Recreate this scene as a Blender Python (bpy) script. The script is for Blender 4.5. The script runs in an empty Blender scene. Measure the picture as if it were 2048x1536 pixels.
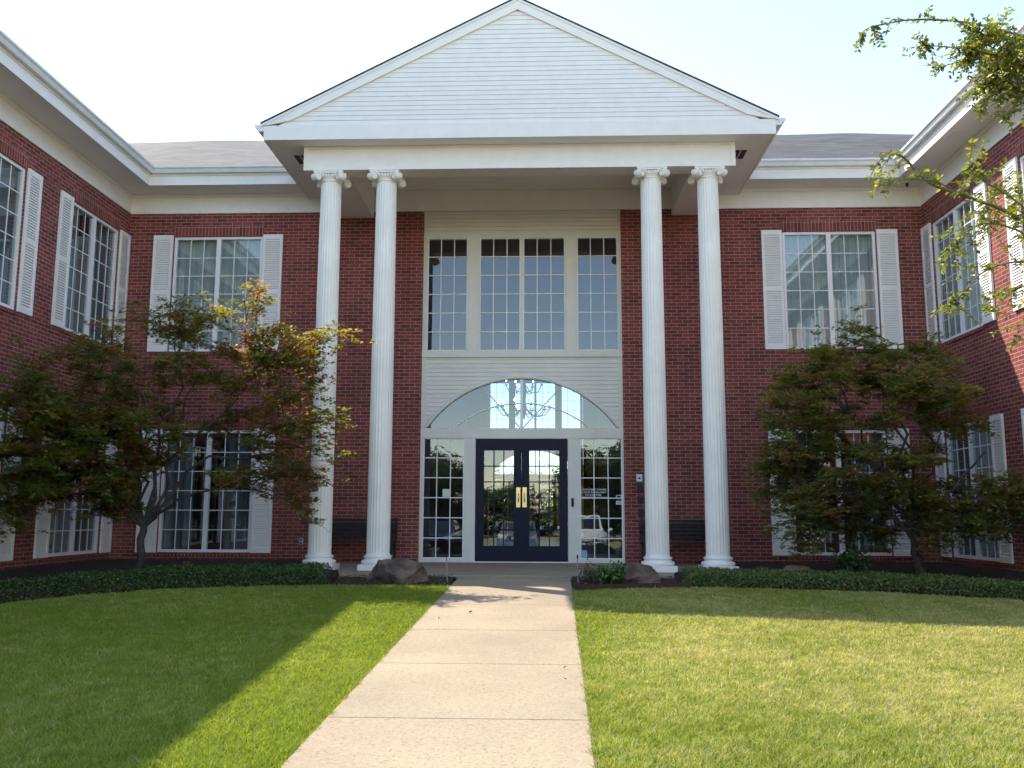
import bpy, bmesh, math, random
import numpy as np
from mathutils import Vector, Matrix, noise
R = math.radians
random.seed(7); rng = np.random.default_rng(7)
S = bpy.context.scene; C = S.collection

# ---------------------------------------------------------------- camera, sky, sun, exposure
cam = bpy.data.cameras.new('camera'); co = bpy.data.objects.new('camera', cam); C.objects.link(co); S.camera = co
cam.sensor_width = 36; cam.lens = 36 * 1829.64 / 2048; cam.clip_start = .05; cam.clip_end = 2000
A_, B_, RO = .0390, .1423, .0033
f_ = Vector((-math.sin(A_) * math.cos(B_), math.cos(A_) * math.cos(B_), math.sin(B_)))
r_ = Vector((math.cos(A_), math.sin(A_), 0)); u_ = r_.cross(f_)
r2 = r_ * math.cos(RO) - u_ * math.sin(RO) * -1; u2 = u_ * math.cos(RO) - r_ * math.sin(RO)
co.matrix_world = Matrix((r2, u2, -f_)).transposed().to_4x4()
co.location = (.514, -18.108, .918)

SUN = Vector((-.69, .525, 1)).normalized()
ELEV = math.asin(SUN.z); AZ = math.atan2(SUN.x, SUN.y)
W = bpy.data.worlds.new('World'); S.world = W; W.use_nodes = True
wn = W.node_tree.nodes; wl = W.node_tree.links; wn.clear()
sky = wn.new('ShaderNodeTexSky'); sky.sky_type = 'NISHITA'; sky.sun_disc = False
sky.sun_elevation = ELEV; sky.sun_rotation = AZ; sky.dust_density = .25; sky.air_density = 1.0; sky.ozone_density = 2.0
bg = wn.new('ShaderNodeBackground'); bg.inputs[1].default_value = .118
wo = wn.new('ShaderNodeOutputWorld'); wb = wn.new('ShaderNodeMix'); wb.data_type = 'RGBA'; wb.blend_type = 'MULTIPLY'; wb.inputs[0].default_value = 1; wb.inputs[7].default_value = (1.13, 1.0, .87, 1)
wl.new(sky.outputs[0], wb.inputs[6]); wl.new(wb.outputs[2], bg.inputs[0]); wl.new(bg.outputs[0], wo.inputs[0])
sl = bpy.data.lights.new('sun', 'SUN'); sl.energy = 2.2; sl.angle = R(.5); sl.color = (1, .93, .80)
so = bpy.data.objects.new('sun', sl); C.objects.link(so); so.rotation_euler = SUN.to_track_quat('Z', 'Y').to_euler()
S.view_settings.view_transform = 'Standard'; S.view_settings.look = 'None'; S.view_settings.gamma = 1
S.view_settings.exposure = 2.12
S.cycles.max_bounces = 8; S.cycles.transparent_max_bounces = 24; S.cycles.glossy_bounces = 4
S.cycles.caustics_reflective = False; S.cycles.caustics_refractive = False

# ---------------------------------------------------------------- helpers
class MB:
    def __init__(s): s.v = []; s.f = []; s.sm = []
    def add(s, vs, fs, smooth=False):
        n = len(s.v); s.v += [tuple(v) for v in vs]
        for f in fs: s.f.append(tuple(i + n for i in f)); s.sm.append(smooth)
        return s
    def box(s, x0, x1, y0, y1, z0, z1):
        if x0 > x1: x0, x1 = x1, x0
        if y0 > y1: y0, y1 = y1, y0
        return s.add([(x0, y0, z0), (x1, y0, z0), (x1, y1, z0), (x0, y1, z0), (x0, y0, z1), (x1, y0, z1), (x1, y1, z1), (x0, y1, z1)],
                     [(0, 3, 2, 1), (4, 5, 6, 7), (0, 1, 5, 4), (1, 2, 6, 5), (2, 3, 7, 6), (3, 0, 4, 7)])
    def quad(s, *p): return s.add(p, [tuple(range(len(p)))])
    def tube(s, pts, rad, n=6, caps=True):
        pts = [Vector(p) for p in pts]
        if not hasattr(rad, '__len__'): rad = [rad] * len(pts)
        vs = []; nrm = None
        for i, p in enumerate(pts):
            t = (pts[min(i + 1, len(pts) - 1)] - pts[max(i - 1, 0)])
            t = t.normalized() if t.length > 1e-9 else Vector((0, 0, 1))
            if nrm is None: nrm = t.orthogonal().normalized()
            else:
                nrm = nrm - t * nrm.dot(t); nrm = nrm.normalized() if nrm.length > 1e-6 else t.orthogonal().normalized()
            b = t.cross(nrm)
            for k in range(n):
                a = 2 * math.pi * k / n; vs.append(p + (nrm * math.cos(a) + b * math.sin(a)) * rad[i])
        fs = [(i * n + k, i * n + (k + 1) % n, (i + 1) * n + (k + 1) % n, (i + 1) * n + k) for i in range(len(pts) - 1) for k in range(n)]
        s.add(vs, fs, True)
        if caps: s.add(vs[:n], [tuple(range(n))[::-1]]); s.add(vs[-n:], [tuple(range(n))])
        return s
    def lathe(s, prof, cx=0, cy=0, n=32, rf=None):
        vs = []
        for r, z in prof:
            for k in range(n):
                a = 2 * math.pi * k / n; rr = r if rf is None else r * rf(a, z)
                vs.append((cx + rr * math.cos(a), cy + rr * math.sin(a), z))
        fs = [(i * n + k, i * n + (k + 1) % n, (i + 1) * n + (k + 1) % n, (i + 1) * n + k) for i in range(len(prof) - 1) for k in range(n)]
        s.add(vs, fs, True); m = len(prof) - 1
        s.add([vs[k] for k in range(n)], [tuple(range(n))[::-1]]); s.add([vs[m * n + k] for k in range(n)], [tuple(range(n))])
        return s
    def prism(s, poly, fn, a, b):
        """poly of 2-D points, fn(p, t) -> 3-D; extruded from t=a to t=b"""
        n = len(poly); vs = [fn(p, a) for p in poly] + [fn(p, b) for p in poly]
        return s.add(vs, [tuple(range(n))[::-1], tuple(range(n, 2 * n))] + [(i, (i + 1) % n, n + (i + 1) % n, n + i) for i in range(n)])
    def sweep(s, path, prof):
        """prof (out, z) swept along a plan path with mitres; out is to the right of the travel direction"""
        P = [Vector((p[0], p[1])) for p in path]; rings = []
        for i, p in enumerate(P):
            d1 = (P[i] - P[i - 1]).normalized() if i > 0 else None
            d2 = (P[i + 1] - P[i]).normalized() if i < len(P) - 1 else None
            d1 = d1 or d2; d2 = d2 or d1
            n1 = Vector((d1.y, -d1.x)); n2 = Vector((d2.y, -d2.x)); m = (n1 + n2).normalized(); k = 1 / max(.2, m.dot(n1))
            rings.append([(p.x + m.x * k * o, p.y + m.y * k * o, z) for o, z in prof])
        n = len(prof); vs = [v for r in rings for v in r]
        fs = [(i * n + k, i * n + (k + 1) % n, (i + 1) * n + (k + 1) % n, (i + 1) * n + k) for i in range(len(P) - 1) for k in range(n)]
        s.add(vs, fs); s.add(rings[0], [tuple(range(n))[::-1]]); s.add(rings[-1], [tuple(range(n))])
        return s
    def build(s, name, mat, parent=None, loc=None, fix=True, bevel=0):
        me = bpy.data.meshes.new(name); me.from_pydata(s.v, [], s.f)
        me.polygons.foreach_set('use_smooth', s.sm)
        if fix:
            bm = bmesh.new(); bm.from_mesh(me); bmesh.ops.recalc_face_normals(bm, faces=bm.faces); bm.to_mesh(me); bm.free()
        me.materials.append(mat); me.update()
        o = bpy.data.objects.new(name, me); C.objects.link(o)
        if parent: o.parent = parent
        if loc: o.location = loc
        if bevel:
            b = o.modifiers.new('bevel', 'BEVEL'); b.width = bevel; b.segments = 2; b.limit_method = 'ANGLE'; b.angle_limit = R(40)
        return o

def np_mesh(name, verts, faces_flat, counts, mat, parent=None, col=None, smooth=False):
    me = bpy.data.meshes.new(name); nv = len(verts); nf = len(counts)
    me.vertices.add(nv); me.vertices.foreach_set('co', verts.astype(np.float32).ravel())
    me.loops.add(len(faces_flat)); me.loops.foreach_set('vertex_index', faces_flat.astype(np.int32))
    me.polygons.add(nf); st = np.concatenate(([0], np.cumsum(counts)[:-1])).astype(np.int32)
    me.polygons.foreach_set('loop_start', st)
    me.update(calc_edges=True)
    if col is not None:
        a = me.color_attributes.new('col', 'FLOAT_COLOR', 'POINT')
        c = np.ones((nv, 4), np.float32); c[:, :3] = col; a.data.foreach_set('color', c.ravel())
    if smooth: me.polygons.foreach_set('use_smooth', [True] * nf)
    me.materials.append(mat); me.validate()
    o = bpy.data.objects.new(name, me); C.objects.link(o)
    if parent: o.parent = parent
    return o

def tag(o, label=None, cat=None, group=None, kind=None):
    if label: o['label'] = label
    if cat: o['category'] = cat
    if group: o['group'] = group
    if kind: o['kind'] = kind
    return o
def empty(name, loc=(0, 0, 0), rz=0, label=None, cat=None, group=None):
    o = bpy.data.objects.new(name, None); C.objects.link(o); o.location = loc; o.rotation_euler = (0, 0, rz)
    return tag(o, label, cat, group)
def copy_tree(o, parent=None):
    c = o.copy(); C.objects.link(c)
    if parent: c.parent = parent
    for ch in list(o.children): copy_tree(ch, c)
    return c

# ---------------------------------------------------------------- materials
M = {}
def mat(name, col, rough=.6, metal=0, spec=.5, var=0, vscale=8, bump=0, bscale=60, emit=None):
    m = bpy.data.materials.new(name); m.use_nodes = True; nt = m.node_tree; N = nt.nodes; L = nt.links; b = N['Principled BSDF']
    b.inputs['Base Color'].default_value = (*col, 1); b.inputs['Roughness'].default_value = rough; b.inputs['Metallic'].default_value = metal
    b.inputs['Specular IOR Level'].default_value = spec
    if var or bump: tc = N.new('ShaderNodeTexCoord')
    if var:
        n = N.new('ShaderNodeTexNoise'); n.inputs['Scale'].default_value = vscale; n.inputs['Detail'].default_value = 6
        L.new(tc.outputs['Object'], n.inputs['Vector'])
        r = N.new('ShaderNodeMapRange'); r.inputs[1].default_value = .3; r.inputs[2].default_value = .7; r.inputs[3].default_value = 1 - var; r.inputs[4].default_value = 1 + var * .6
        L.new(n.outputs[0], r.inputs[0]); mx = N.new('ShaderNodeMix'); mx.data_type = 'RGBA'; mx.blend_type = 'MULTIPLY'; mx.inputs[0].default_value = 1
        mx.inputs[6].default_value = (*col, 1); L.new(r.outputs[0], mx.inputs[7]); L.new(mx.outputs[2], b.inputs['Base Color'])
    if bump:
        n = N.new('ShaderNodeTexNoise'); n.inputs['Scale'].default_value = bscale; n.inputs['Detail'].default_value = 4
        L.new(tc.outputs['Object'], n.inputs['Vector']); bp = N.new('ShaderNodeBump'); bp.inputs['Strength'].default_value = bump; bp.inputs['Distance'].default_value = .02
        L.new(n.outputs[0], bp.inputs['Height']); L.new(bp.outputs[0], b.inputs['Normal'])
    if emit: b.inputs['Emission Color'].default_value = (*emit[0], 1); b.inputs['Emission Strength'].default_value = emit[1]
    M[name] = m; return m
mat('white_paint', (.87, .84, .79), .5, var=.04, vscale=5)
mat('column_paint', (.90, .87, .81), .45, var=.07, vscale=2.2)
mat('cream_paint', (.76, .73, .65), .5, var=.05, vscale=3)
mat('gutter_metal', (.78, .78, .76), .35, var=.06, vscale=4)
mat('soffit_paint', (.84, .82, .79), .7, var=.04, vscale=1.5)
mat('shutter_paint', (.88, .86, .83), .5, var=.04, vscale=6)
mat('vinyl_white', (.87, .87, .87), .35)
mat('door_blue', (.004, .005, .026), .5, spec=.25, var=.2, vscale=5)
mat('brass', (.75, .58, .28), .25, metal=1)
mat('black_metal', (.008, .008, .009), .5, var=.3, vscale=20)
mat('dark_plastic', (.012, .012, .02), .45)
mat('grey_plastic', (.55, .55, .53), .5)
mat('white_plastic', (.75, .75, .74), .4)
mat('paper', (.72, .74, .6), .8)
mat('paper_white', (.8, .8, .82), .8)
mat('sticker_blue', (.25, .4, .6), .5)
mat('decal_white', (.8, .8, .8), .6)
mat('inner_wall', (.20, .225, .25), .8)
mat('room_wall', (.10, .10, .11), .9)
mat('inner_floor', (.22, .15, .09), .35, var=.3, vscale=3)
mat('sheer_cloth', (.80, .82, .78), .9)
mat('drape_cloth', (.24, .26, .27), .9)
mat('blind_vinyl', (.5, .52, .52), .6)
mat('bulb_glow', (1, .8, .6), .4, emit=((1, .62, .3), 14))
mat('rock_skin', (.145, .100, .074), .9, var=.8, vscale=4, bump=.9, bscale=26)
mat('flat_rock', (.22, .13, .09), .85, var=.35, vscale=6, bump=.5, bscale=20)
mat('mulch', (.028, .018, .013), .95, var=.6, vscale=22, bump=1, bscale=45)
mat('edging_metal', (.045, .014, .012), .7, var=.3, vscale=10)
mat('bark', (.060, .048, .042), .85, var=.4, vscale=14, bump=.5, bscale=40)
mat('pale_bark', (.20, .15, .11), .75, var=.4, vscale=9, bump=.3, bscale=30)
mat('asphalt', (.055, .055, .055), .9, var=.3, vscale=6, bump=.3, bscale=150)
mat('dry_field', (.30, .24, .11), .95, var=.4, vscale=.7)
mat('car_white', (.78, .78, .77), .15); mat('car_navy', (.02, .03, .09), .15); mat('car_grey', (.13, .14, .16), .2)
mat('car_glass', (.02, .025, .03), .05); mat('tyre', (.02, .02, .02), .8); mat('rim_metal', (.5, .5, .52), .3, metal=1)
mat('lamp_lens', (.6, .62, .65), .1); mat('steel_rod', (.30, .29, .30), .4, metal=.6)

def brick_mat(name, axis, w=.215, h=.0707, vertical=False):
    m = bpy.data.materials.new(name); m.use_nodes = True; nt = m.node_tree; N = nt.nodes; L = nt.links; b = N['Principled BSDF']
    tc = N.new('ShaderNodeTexCoord'); sp = N.new('ShaderNodeSeparateXYZ'); L.new(tc.outputs['Object'], sp.inputs[0])
    cb = N.new('ShaderNodeCombineXYZ'); L.new(sp.outputs[axis], cb.inputs[0]); L.new(sp.outputs[2], cb.inputs[1])
    br = N.new('ShaderNodeTexBrick'); L.new(cb.outputs[0], br.inputs['Vector'])
    br.inputs['Scale'].default_value = 1; br.inputs['Mortar Size'].default_value = .0052; br.inputs['Mortar Smooth'].default_value = .25
    br.inputs['Brick Width'].default_value = w; br.inputs['Row Height'].default_value = h; br.inputs['Bias'].default_value = -.1
    br.offset = 0 if vertical else .5; br.squash = 1
    br.inputs['Color1'].default_value = (.275, .068, .056, 1); br.inputs['Color2'].default_value = (.140, .036, .036, 1)
    br.inputs['Mortar'].default_value = (.46, .32, .275, 1)
    n = N.new('ShaderNodeTexNoise'); n.inputs['Scale'].default_value = 1.1; n.inputs['Detail'].default_value = 8; L.new(tc.outputs['Object'], n.inputs['Vector'])
    n2 = N.new('ShaderNodeTexNoise'); n2.inputs['Scale'].default_value = 55; n2.inputs['Detail'].default_value = 3; L.new(tc.outputs['Object'], n2.inputs['Vector'])
    ad = N.new('ShaderNodeMath'); ad.operation = 'ADD'; L.new(n.outputs[0], ad.inputs[0]); L.new(n2.outputs[0], ad.inputs[1])
    r = N.new('ShaderNodeMapRange'); r.inputs[1].default_value = .6; r.inputs[2].default_value = 1.4; r.inputs[3].default_value = .66; r.inputs[4].default_value = 1.30
    mp = N.new('ShaderNodeMapping'); mp.inputs['Scale'].default_value = (2.2, 2.2, .22); L.new(tc.outputs['Object'], mp.inputs[0])
    n4 = N.new('ShaderNodeTexNoise'); n4.inputs['Scale'].default_value = 1.5; n4.inputs['Detail'].default_value = 5; L.new(mp.outputs[0], n4.inputs['Vector'])
    a2 = N.new('ShaderNodeMath'); a2.operation = 'MULTIPLY_ADD'; a2.inputs[1].default_value = .55; L.new(n4.outputs[0], a2.inputs[0]); L.new(ad.outputs[0], a2.inputs[2])
    a3 = N.new('ShaderNodeMath'); a3.operation = 'SUBTRACT'; a3.inputs[1].default_value = .275; L.new(a2.outputs[0], a3.inputs[0]); L.new(a3.outputs[0], r.inputs[0])
    mx = N.new('ShaderNodeMix'); mx.data_type = 'RGBA'; mx.blend_type = 'MULTIPLY'; mx.inputs[0].default_value = 1
    L.new(br.outputs[0], mx.inputs[6]); L.new(r.outputs[0], mx.inputs[7])
    L.new(mx.outputs[2], b.inputs['Base Color']); b.inputs['Roughness'].default_value = .85; b.inputs['Specular IOR Level'].default_value = .25
    iv = N.new('ShaderNodeMath'); iv.operation = 'MULTIPLY_ADD'; iv.inputs[1].default_value = -1; L.new(br.outputs['Fac'], iv.inputs[0])
    sc = N.new('ShaderNodeMath'); sc.operation = 'MULTIPLY'; sc.inputs[1].default_value = .35; L.new(n2.outputs[0], sc.inputs[0]); L.new(sc.outputs[0], iv.inputs[2])
    bp = N.new('ShaderNodeBump'); bp.inputs['Strength'].default_value = .8; bp.inputs['Distance'].default_value = .006; L.new(iv.outputs[0], bp.inputs['Height']); L.new(bp.outputs[0], b.inputs['Normal'])
    M[name] = m
brick_mat('brick_along_x', 0); brick_mat('brick_along_y', 1)
brick_mat('soldier_x', 0, .0707, .235, True); brick_mat('soldier_y', 1, .0707, .235, True)

def shingle_mat():
    m = bpy.data.materials.new('shingle'); m.use_nodes = True; nt = m.node_tree; N = nt.nodes; L = nt.links; b = N['Principled BSDF']
    tc = N.new('ShaderNodeTexCoord'); sp = N.new('ShaderNodeSeparateXYZ'); L.new(tc.outputs['Object'], sp.inputs[0])
    ax = N.new('ShaderNodeMath'); ax.operation = 'ADD'; L.new(sp.outputs[0], ax.inputs[0]); L.new(sp.outputs[1], ax.inputs[1])
    cb = N.new('ShaderNodeCombineXYZ'); L.new(ax.outputs[0], cb.inputs[0]); L.new(sp.outputs[2], cb.inputs[1])
    br = N.new('ShaderNodeTexBrick'); L.new(cb.outputs[0], br.inputs['Vector']); br.inputs['Scale'].default_value = 1; br.inputs['Brick Width'].default_value = .3; br.inputs['Row Height'].default_value = .066
    br.inputs['Mortar Size'].default_value = .004; br.inputs['Color1'].default_value = (.085, .080, .082, 1); br.inputs['Color2'].default_value = (.042, .041, .045, 1); br.inputs['Mortar'].default_value = (.05, .045, .045, 1)
    n = N.new('ShaderNodeTexNoise'); n.inputs['Scale'].default_value = 1.3; n.inputs['Detail'].default_value = 9; L.new(tc.outputs['Object'], n.inputs['Vector'])
    r = N.new('ShaderNodeMapRange'); r.inputs[1].default_value = .3; r.inputs[2].default_value = .7; r.inputs[3].default_value = .72; r.inputs[4].default_value = 1.22; L.new(n.outputs[0], r.inputs[0])
    mx = N.new('ShaderNodeMix'); mx.data_type = 'RGBA'; mx.blend_type = 'MULTIPLY'; mx.inputs[0].default_value = 1; L.new(br.outputs[0], mx.inputs[6]); L.new(r.outputs[0], mx.inputs[7]); L.new(mx.outputs[2], b.inputs['Base Color'])
    b.inputs['Roughness'].default_value = .9
    M['shingle'] = m
shingle_mat()

def glass_mat(name, tint, refl, base=.06):
    m = bpy.data.materials.new(name); m.use_nodes = True; nt = m.node_tree; N = nt.nodes; L = nt.links; N.clear()
    o = N.new('ShaderNodeOutputMaterial'); t = N.new('ShaderNodeBsdfTransparent'); t.inputs[0].default_value = (*tint, 1)
    g = N.new('ShaderNodeBsdfGlossy'); g.inputs['Roughness'].default_value = 0; g.inputs[0].default_value = (.92, .96, 1, 1)
    tc = N.new('ShaderNodeTexCoord'); n = N.new('ShaderNodeTexNoise'); n.inputs['Scale'].default_value = 1.6; L.new(tc.outputs['Object'], n.inputs['Vector'])
    bp = N.new('ShaderNodeBump'); bp.inputs['Strength'].default_value = .06; bp.inputs['Distance'].default_value = .02; L.new(n.outputs[0], bp.inputs['Height']); L.new(bp.outputs[0], g.inputs['Normal'])
    fr = N.new('ShaderNodeFresnel'); ge = N.new('ShaderNodeNewGeometry')
    io = N.new('ShaderNodeMapRange'); io.inputs[3].default_value = 1.5; io.inputs[4].default_value = 1 / 1.5; L.new(ge.outputs['Backfacing'], io.inputs[0]); L.new(io.outputs[0], fr.inputs[0])   # one thin sheet: the same from both sides
    ma = N.new('ShaderNodeMath'); ma.operation = 'MULTIPLY_ADD'; ma.inputs[1].default_value = refl; ma.inputs[2].default_value = base; ma.use_clamp = True; L.new(fr.outputs[0], ma.inputs[0])
    mx = N.new('ShaderNodeMixShader'); L.new(ma.outputs[0], mx.inputs[0]); L.new(t.outputs[0], mx.inputs[1]); L.new(g.outputs[0], mx.inputs[2]); L.new(mx.outputs[0], o.inputs[0])
    M[name] = m
glass_mat('window_glass', (.58, .67, .69), 1.1, .09)
glass_mat('entry_glass', (.55, .66, .72), 1.6, .055)
glass_mat('door_glass', (.60, .66, .68), 1.8, .06)

def leaf_mat(name, trans=.45, rough=.5, gain=1.0):
    m = bpy.data.materials.new(name); m.use_nodes = True; nt = m.node_tree; N = nt.nodes; L = nt.links; N.clear()
    o = N.new('ShaderNodeOutputMaterial'); at = N.new('ShaderNodeAttribute'); at.attribute_name = 'col'
    b = N.new('ShaderNodeBsdfPrincipled'); b.inputs['Roughness'].default_value = rough; b.inputs['Specular IOR Level'].default_value = .35
    L.new(at.outputs[0], b.inputs['Base Color'])
    t = N.new('ShaderNodeBsdfTranslucent')
    g = N.new('ShaderNodeMix'); g.data_type = 'RGBA'; g.blend_type = 'MULTIPLY'; g.inputs[0].default_value = 1; g.inputs[7].default_value = (1.9 * gain, 1.7 * gain, .7 * gain, 1)
    L.new(at.outputs[0], g.inputs[6]); L.new(g.outputs[2], t.inputs[0])
    mx = N.new('ShaderNodeMixShader'); mx.inputs[0].default_value = trans; L.new(b.outputs[0], mx.inputs[1]); L.new(t.outputs[0], mx.inputs[2]); L.new(mx.outputs[0], o.inputs[0])
    M[name] = m
leaf_mat('maple_leaf', .5, .5, 1.15); leaf_mat('myrtle_leaf', .45, .35, 1.25); leaf_mat('hedge_leaf', .25, .4); leaf_mat('grass_blade', .35, .6, 1.0); leaf_mat('litter_leaf', .1, .8)

def ground_mat(name, c1, c2, c3, s1, s2, bump):
    m = bpy.data.materials.new(name); m.use_nodes = True; nt = m.node_tree; N = nt.nodes; L = nt.links; b = N['Principled BSDF']; b.inputs['Roughness'].default_value = .9; b.inputs['Specular IOR Level'].default_value = .2
    tc = N.new('ShaderNodeTexCoord')
    n = N.new('ShaderNodeTexNoise'); n.inputs['Scale'].default_value = s1; n.inputs['Detail'].default_value = 7; L.new(tc.outputs['Object'], n.inputs['Vector'])
    v = N.new('ShaderNodeTexVoronoi'); v.inputs['Scale'].default_value = s2; L.new(tc.outputs['Object'], v.inputs['Vector'])
    rp = N.new('ShaderNodeValToRGB'); rp.color_ramp.elements[0].position = .3; rp.color_ramp.elements[1].position = .7; rp.color_ramp.elements[0].color = (*c1, 1); rp.color_ramp.elements[1].color = (*c2, 1); L.new(n.outputs[0], rp.inputs[0])
    r2 = N.new('ShaderNodeValToRGB'); r2.color_ramp.elements[0].position = .0; r2.color_ramp.elements[1].position = 1; r2.color_ramp.elements[0].color = (0, 0, 0, 1); L.new(v.outputs['Color'], r2.inputs[0])
    gt = N.new('ShaderNodeMath'); gt.operation = 'GREATER_THAN'; gt.inputs[1].default_value = .80; L.new(r2.outputs[0], gt.inputs[0])
    mk = N.new('ShaderNodeMath'); mk.operation = 'MULTIPLY'; mk.inputs[1].default_value = .62; L.new(gt.outputs[0], mk.inputs[0])
    mx = N.new('ShaderNodeMix'); mx.data_type = 'RGBA'; L.new(mk.outputs[0], mx.inputs[0]); L.new(rp.outputs[0], mx.inputs[6]); mx.inputs[7].default_value = (*c3, 1)
    n3 = N.new('ShaderNodeTexNoise'); n3.inputs['Scale'].default_value = s2 * .4; n3.inputs['Detail'].default_value = 5; L.new(tc.outputs['Object'], n3.inputs['Vector'])
    rr = N.new('ShaderNodeMapRange'); rr.inputs[3].default_value = .78; rr.inputs[4].default_value = 1.2; L.new(n3.outputs[0], rr.inputs[0])
    m2 = N.new('ShaderNodeMix'); m2.data_type = 'RGBA'; m2.blend_type = 'MULTIPLY'; m2.inputs[0].default_value = 1; L.new(mx.outputs[2], m2.inputs[6]); L.new(rr.outputs[0], m2.inputs[7]); L.new(m2.outputs[2], b.inputs['Base Color'])
    bp = N.new('ShaderNodeBump'); bp.inputs['Strength'].default_value = bump; bp.inputs['Distance'].default_value = .006; L.new(n3.outputs[0], bp.inputs['Height']); L.new(bp.outputs[0], b.inputs['Normal'])
    M[name] = m
ground_mat('aggregate', (.280, .222, .160), (.370, .295, .210), (.20, .15, .105), .8, 80, .8)
ground_mat('turf_soil', (.050, .062, .018), (.075, .075, .026), (.09, .08, .04), 1.0, 40, .8)

# ---------------------------------------------------------------- setting: ground, walk, porch
def gz(y): return -.045 * max(0., -3.2 - y) if y > -17.3 else -.6345 - .012 * (-17.3 - y)
ys = [30, 0, -3.2, -6, -9, -12, -15, -17.3]
g = MB()
for a, b in zip(ys, ys[1:]): g.quad((-60, a, gz(a) - .03), (60, a, gz(a) - .03), (60, b, gz(b) - .03), (-60, b, gz(b) - .03))
tag(g.build('ground', M['turf_soil']), kind='structure')
p = MB().quad((-60, -17.3, gz(-17.3) - .03), (60, -17.3, gz(-17.3) - .03), (60, -33, gz(-33) - .03), (-60, -33, gz(-33) - .03))
tag(p.build('car_park', M['asphalt']), kind='structure')
p = MB().quad((-400, -33, gz(-33) - .03), (400, -33, gz(-33) - .03), (400, -500, -.9), (-400, -500, -.9))
p.quad((-400, 30, -.03), (400, 30, -.03), (400, 500, -.03), (-400, 500, -.03))
p.quad((-400, 30, -.034), (-60, 30, -.034), (-60, -33, gz(-33) - .03), (-400, -33, gz(-33) - .03)).quad((400, 30, -.034), (60, 30, -.034), (60, -33, gz(-33) - .03), (400, -33, gz(-33) - .03))
tag(p.build('field', M['dry_field']), kind='structure')

wk = MB(); HW = .868
def wc(y): return -.085 * max(0, -4 - y) / 9        # the walk runs very slightly off the door's axis
joints = [-3.815, -4.25, -6.75, -8.545, -10.209, -11.93, -13.65, -15.4, -17.25]
for a, b in zip(joints, joints[1:]):
    a1, b1 = a - .006, b + .006; j = [random.uniform(-.004, .004) for _ in range(2)]
    top = [(-HW + .02, a1, gz(a1)), (HW - .02, a1, gz(a1)), (HW - .02, b1, gz(b1)), (-HW + .02, b1, gz(b1))]
    top = [(x + wc(y), y, z) for x, y, z in top]
    mid = [(-HW, a1 - .0, gz(a1) - .015), (HW, a1, gz(a1) - .015), (HW, b1, gz(b1) - .015), (-HW, b1, gz(b1) - .015)]
    mid = [(x + wc(y), y, z) for x, y, z in mid]
    bot = [(x, y, z - .12) for x, y, z in mid]
    wk.add(top + mid + bot, [(0, 1, 2, 3), (0, 4, 5, 1), (1, 5, 6, 2), (2, 6, 7, 3), (3, 7, 4, 0), (4, 8, 9, 5), (5, 9, 10, 6), (6, 10, 11, 7), (7, 11, 8, 4)])
tag(wk.build('walkway', M['aggregate']), kind='structure')
tag(MB().box(-3.95, 3.95, -3.80, .02, -.2, 0).build('porch_floor', M['aggregate'], bevel=.012), kind='structure')

BED_L = [(-.885, -4.86), (-1.6, -4.84), (-3.0, -5.0), (-4.0, -5.22), (-4.9, -5.6), (-5.6, -6.2), (-6.2, -6.95), (-6.5, -8.5), (-6.6, -17)]
BED_R = [(.885, -5.32), (1.25, -5.16), (1.7, -5.02), (2.3, -4.92), (3.0, -4.93), (4.0, -5.08), (5.2, -5.42), (6.4, -5.95), (7.0, -7.0), (7.05, -17)]
def bed(poly, xw, name):
    m = MB(); n = 26
    pts = []
    for (x0, y0), (x1, y1) in zip(poly, poly[1:]):
        for k in range(6): t = k / 6; pts.append((x0 + (x1 - x0) * t, y0 + (y1 - y0) * t))
    pts.append(poly[-1]); rows = []
    for i, (x, y) in enumerate(pts):
        row = []
        ex, ey = (x, -.02) if abs(x) < 5.2 else (xw, y)
        if abs(x) >= 5.2:
            t = min(1, (abs(x) - 5.2) / 1.3); ex, ey = x * (1 - t) + xw * t, -.02 * (1 - t) + y * t
            if y > -7: ex, ey = xw, -.02 + (y + .02) * t
        for k in range(13):
            t = k / 12; X = x + (ex - x) * t; Y = y + (ey - y) * t
            row.append((X, Y, gz(Y) - .012 + .05 * min(1, t * 5) * (0 if abs(X) < 4 and Y > -3.85 else 1) + .02 * noise.noise((X * 3, Y * 3, 0)) - (.07 if abs(X) < 3.95 and Y > -3.82 else 0)))
        rows.append(row)
    for r0, r1 in zip(rows, rows[1:]): m.add(r0 + r1, [(k, k + 1, 13 + k + 1, 13 + k) for k in range(12)], True)
    tag(m.build(name, M['mulch']), kind='structure')
bed(BED_L, -8.17, 'mulch_bed'); bed(BED_R, 8.06, 'mulch_bed')

# ---------------------------------------------------------------- the building
XL, XR, ZB, ZS, ZG = -8.176, 8.065, 7.112, 7.52, 7.85
WEND = -15.0
bld = empty('brick_building', (0, 0, 0), 0, 'red brick two-storey building with white pedimented portico and two side wings', 'building')
WZ = [(.17, 2.60), (4.20, 6.62)]; WW = .93; SHW = .41
CX = (-6.29, 6.2); CY = (-1.37, -4.72, -8.07, -11.42)

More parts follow.
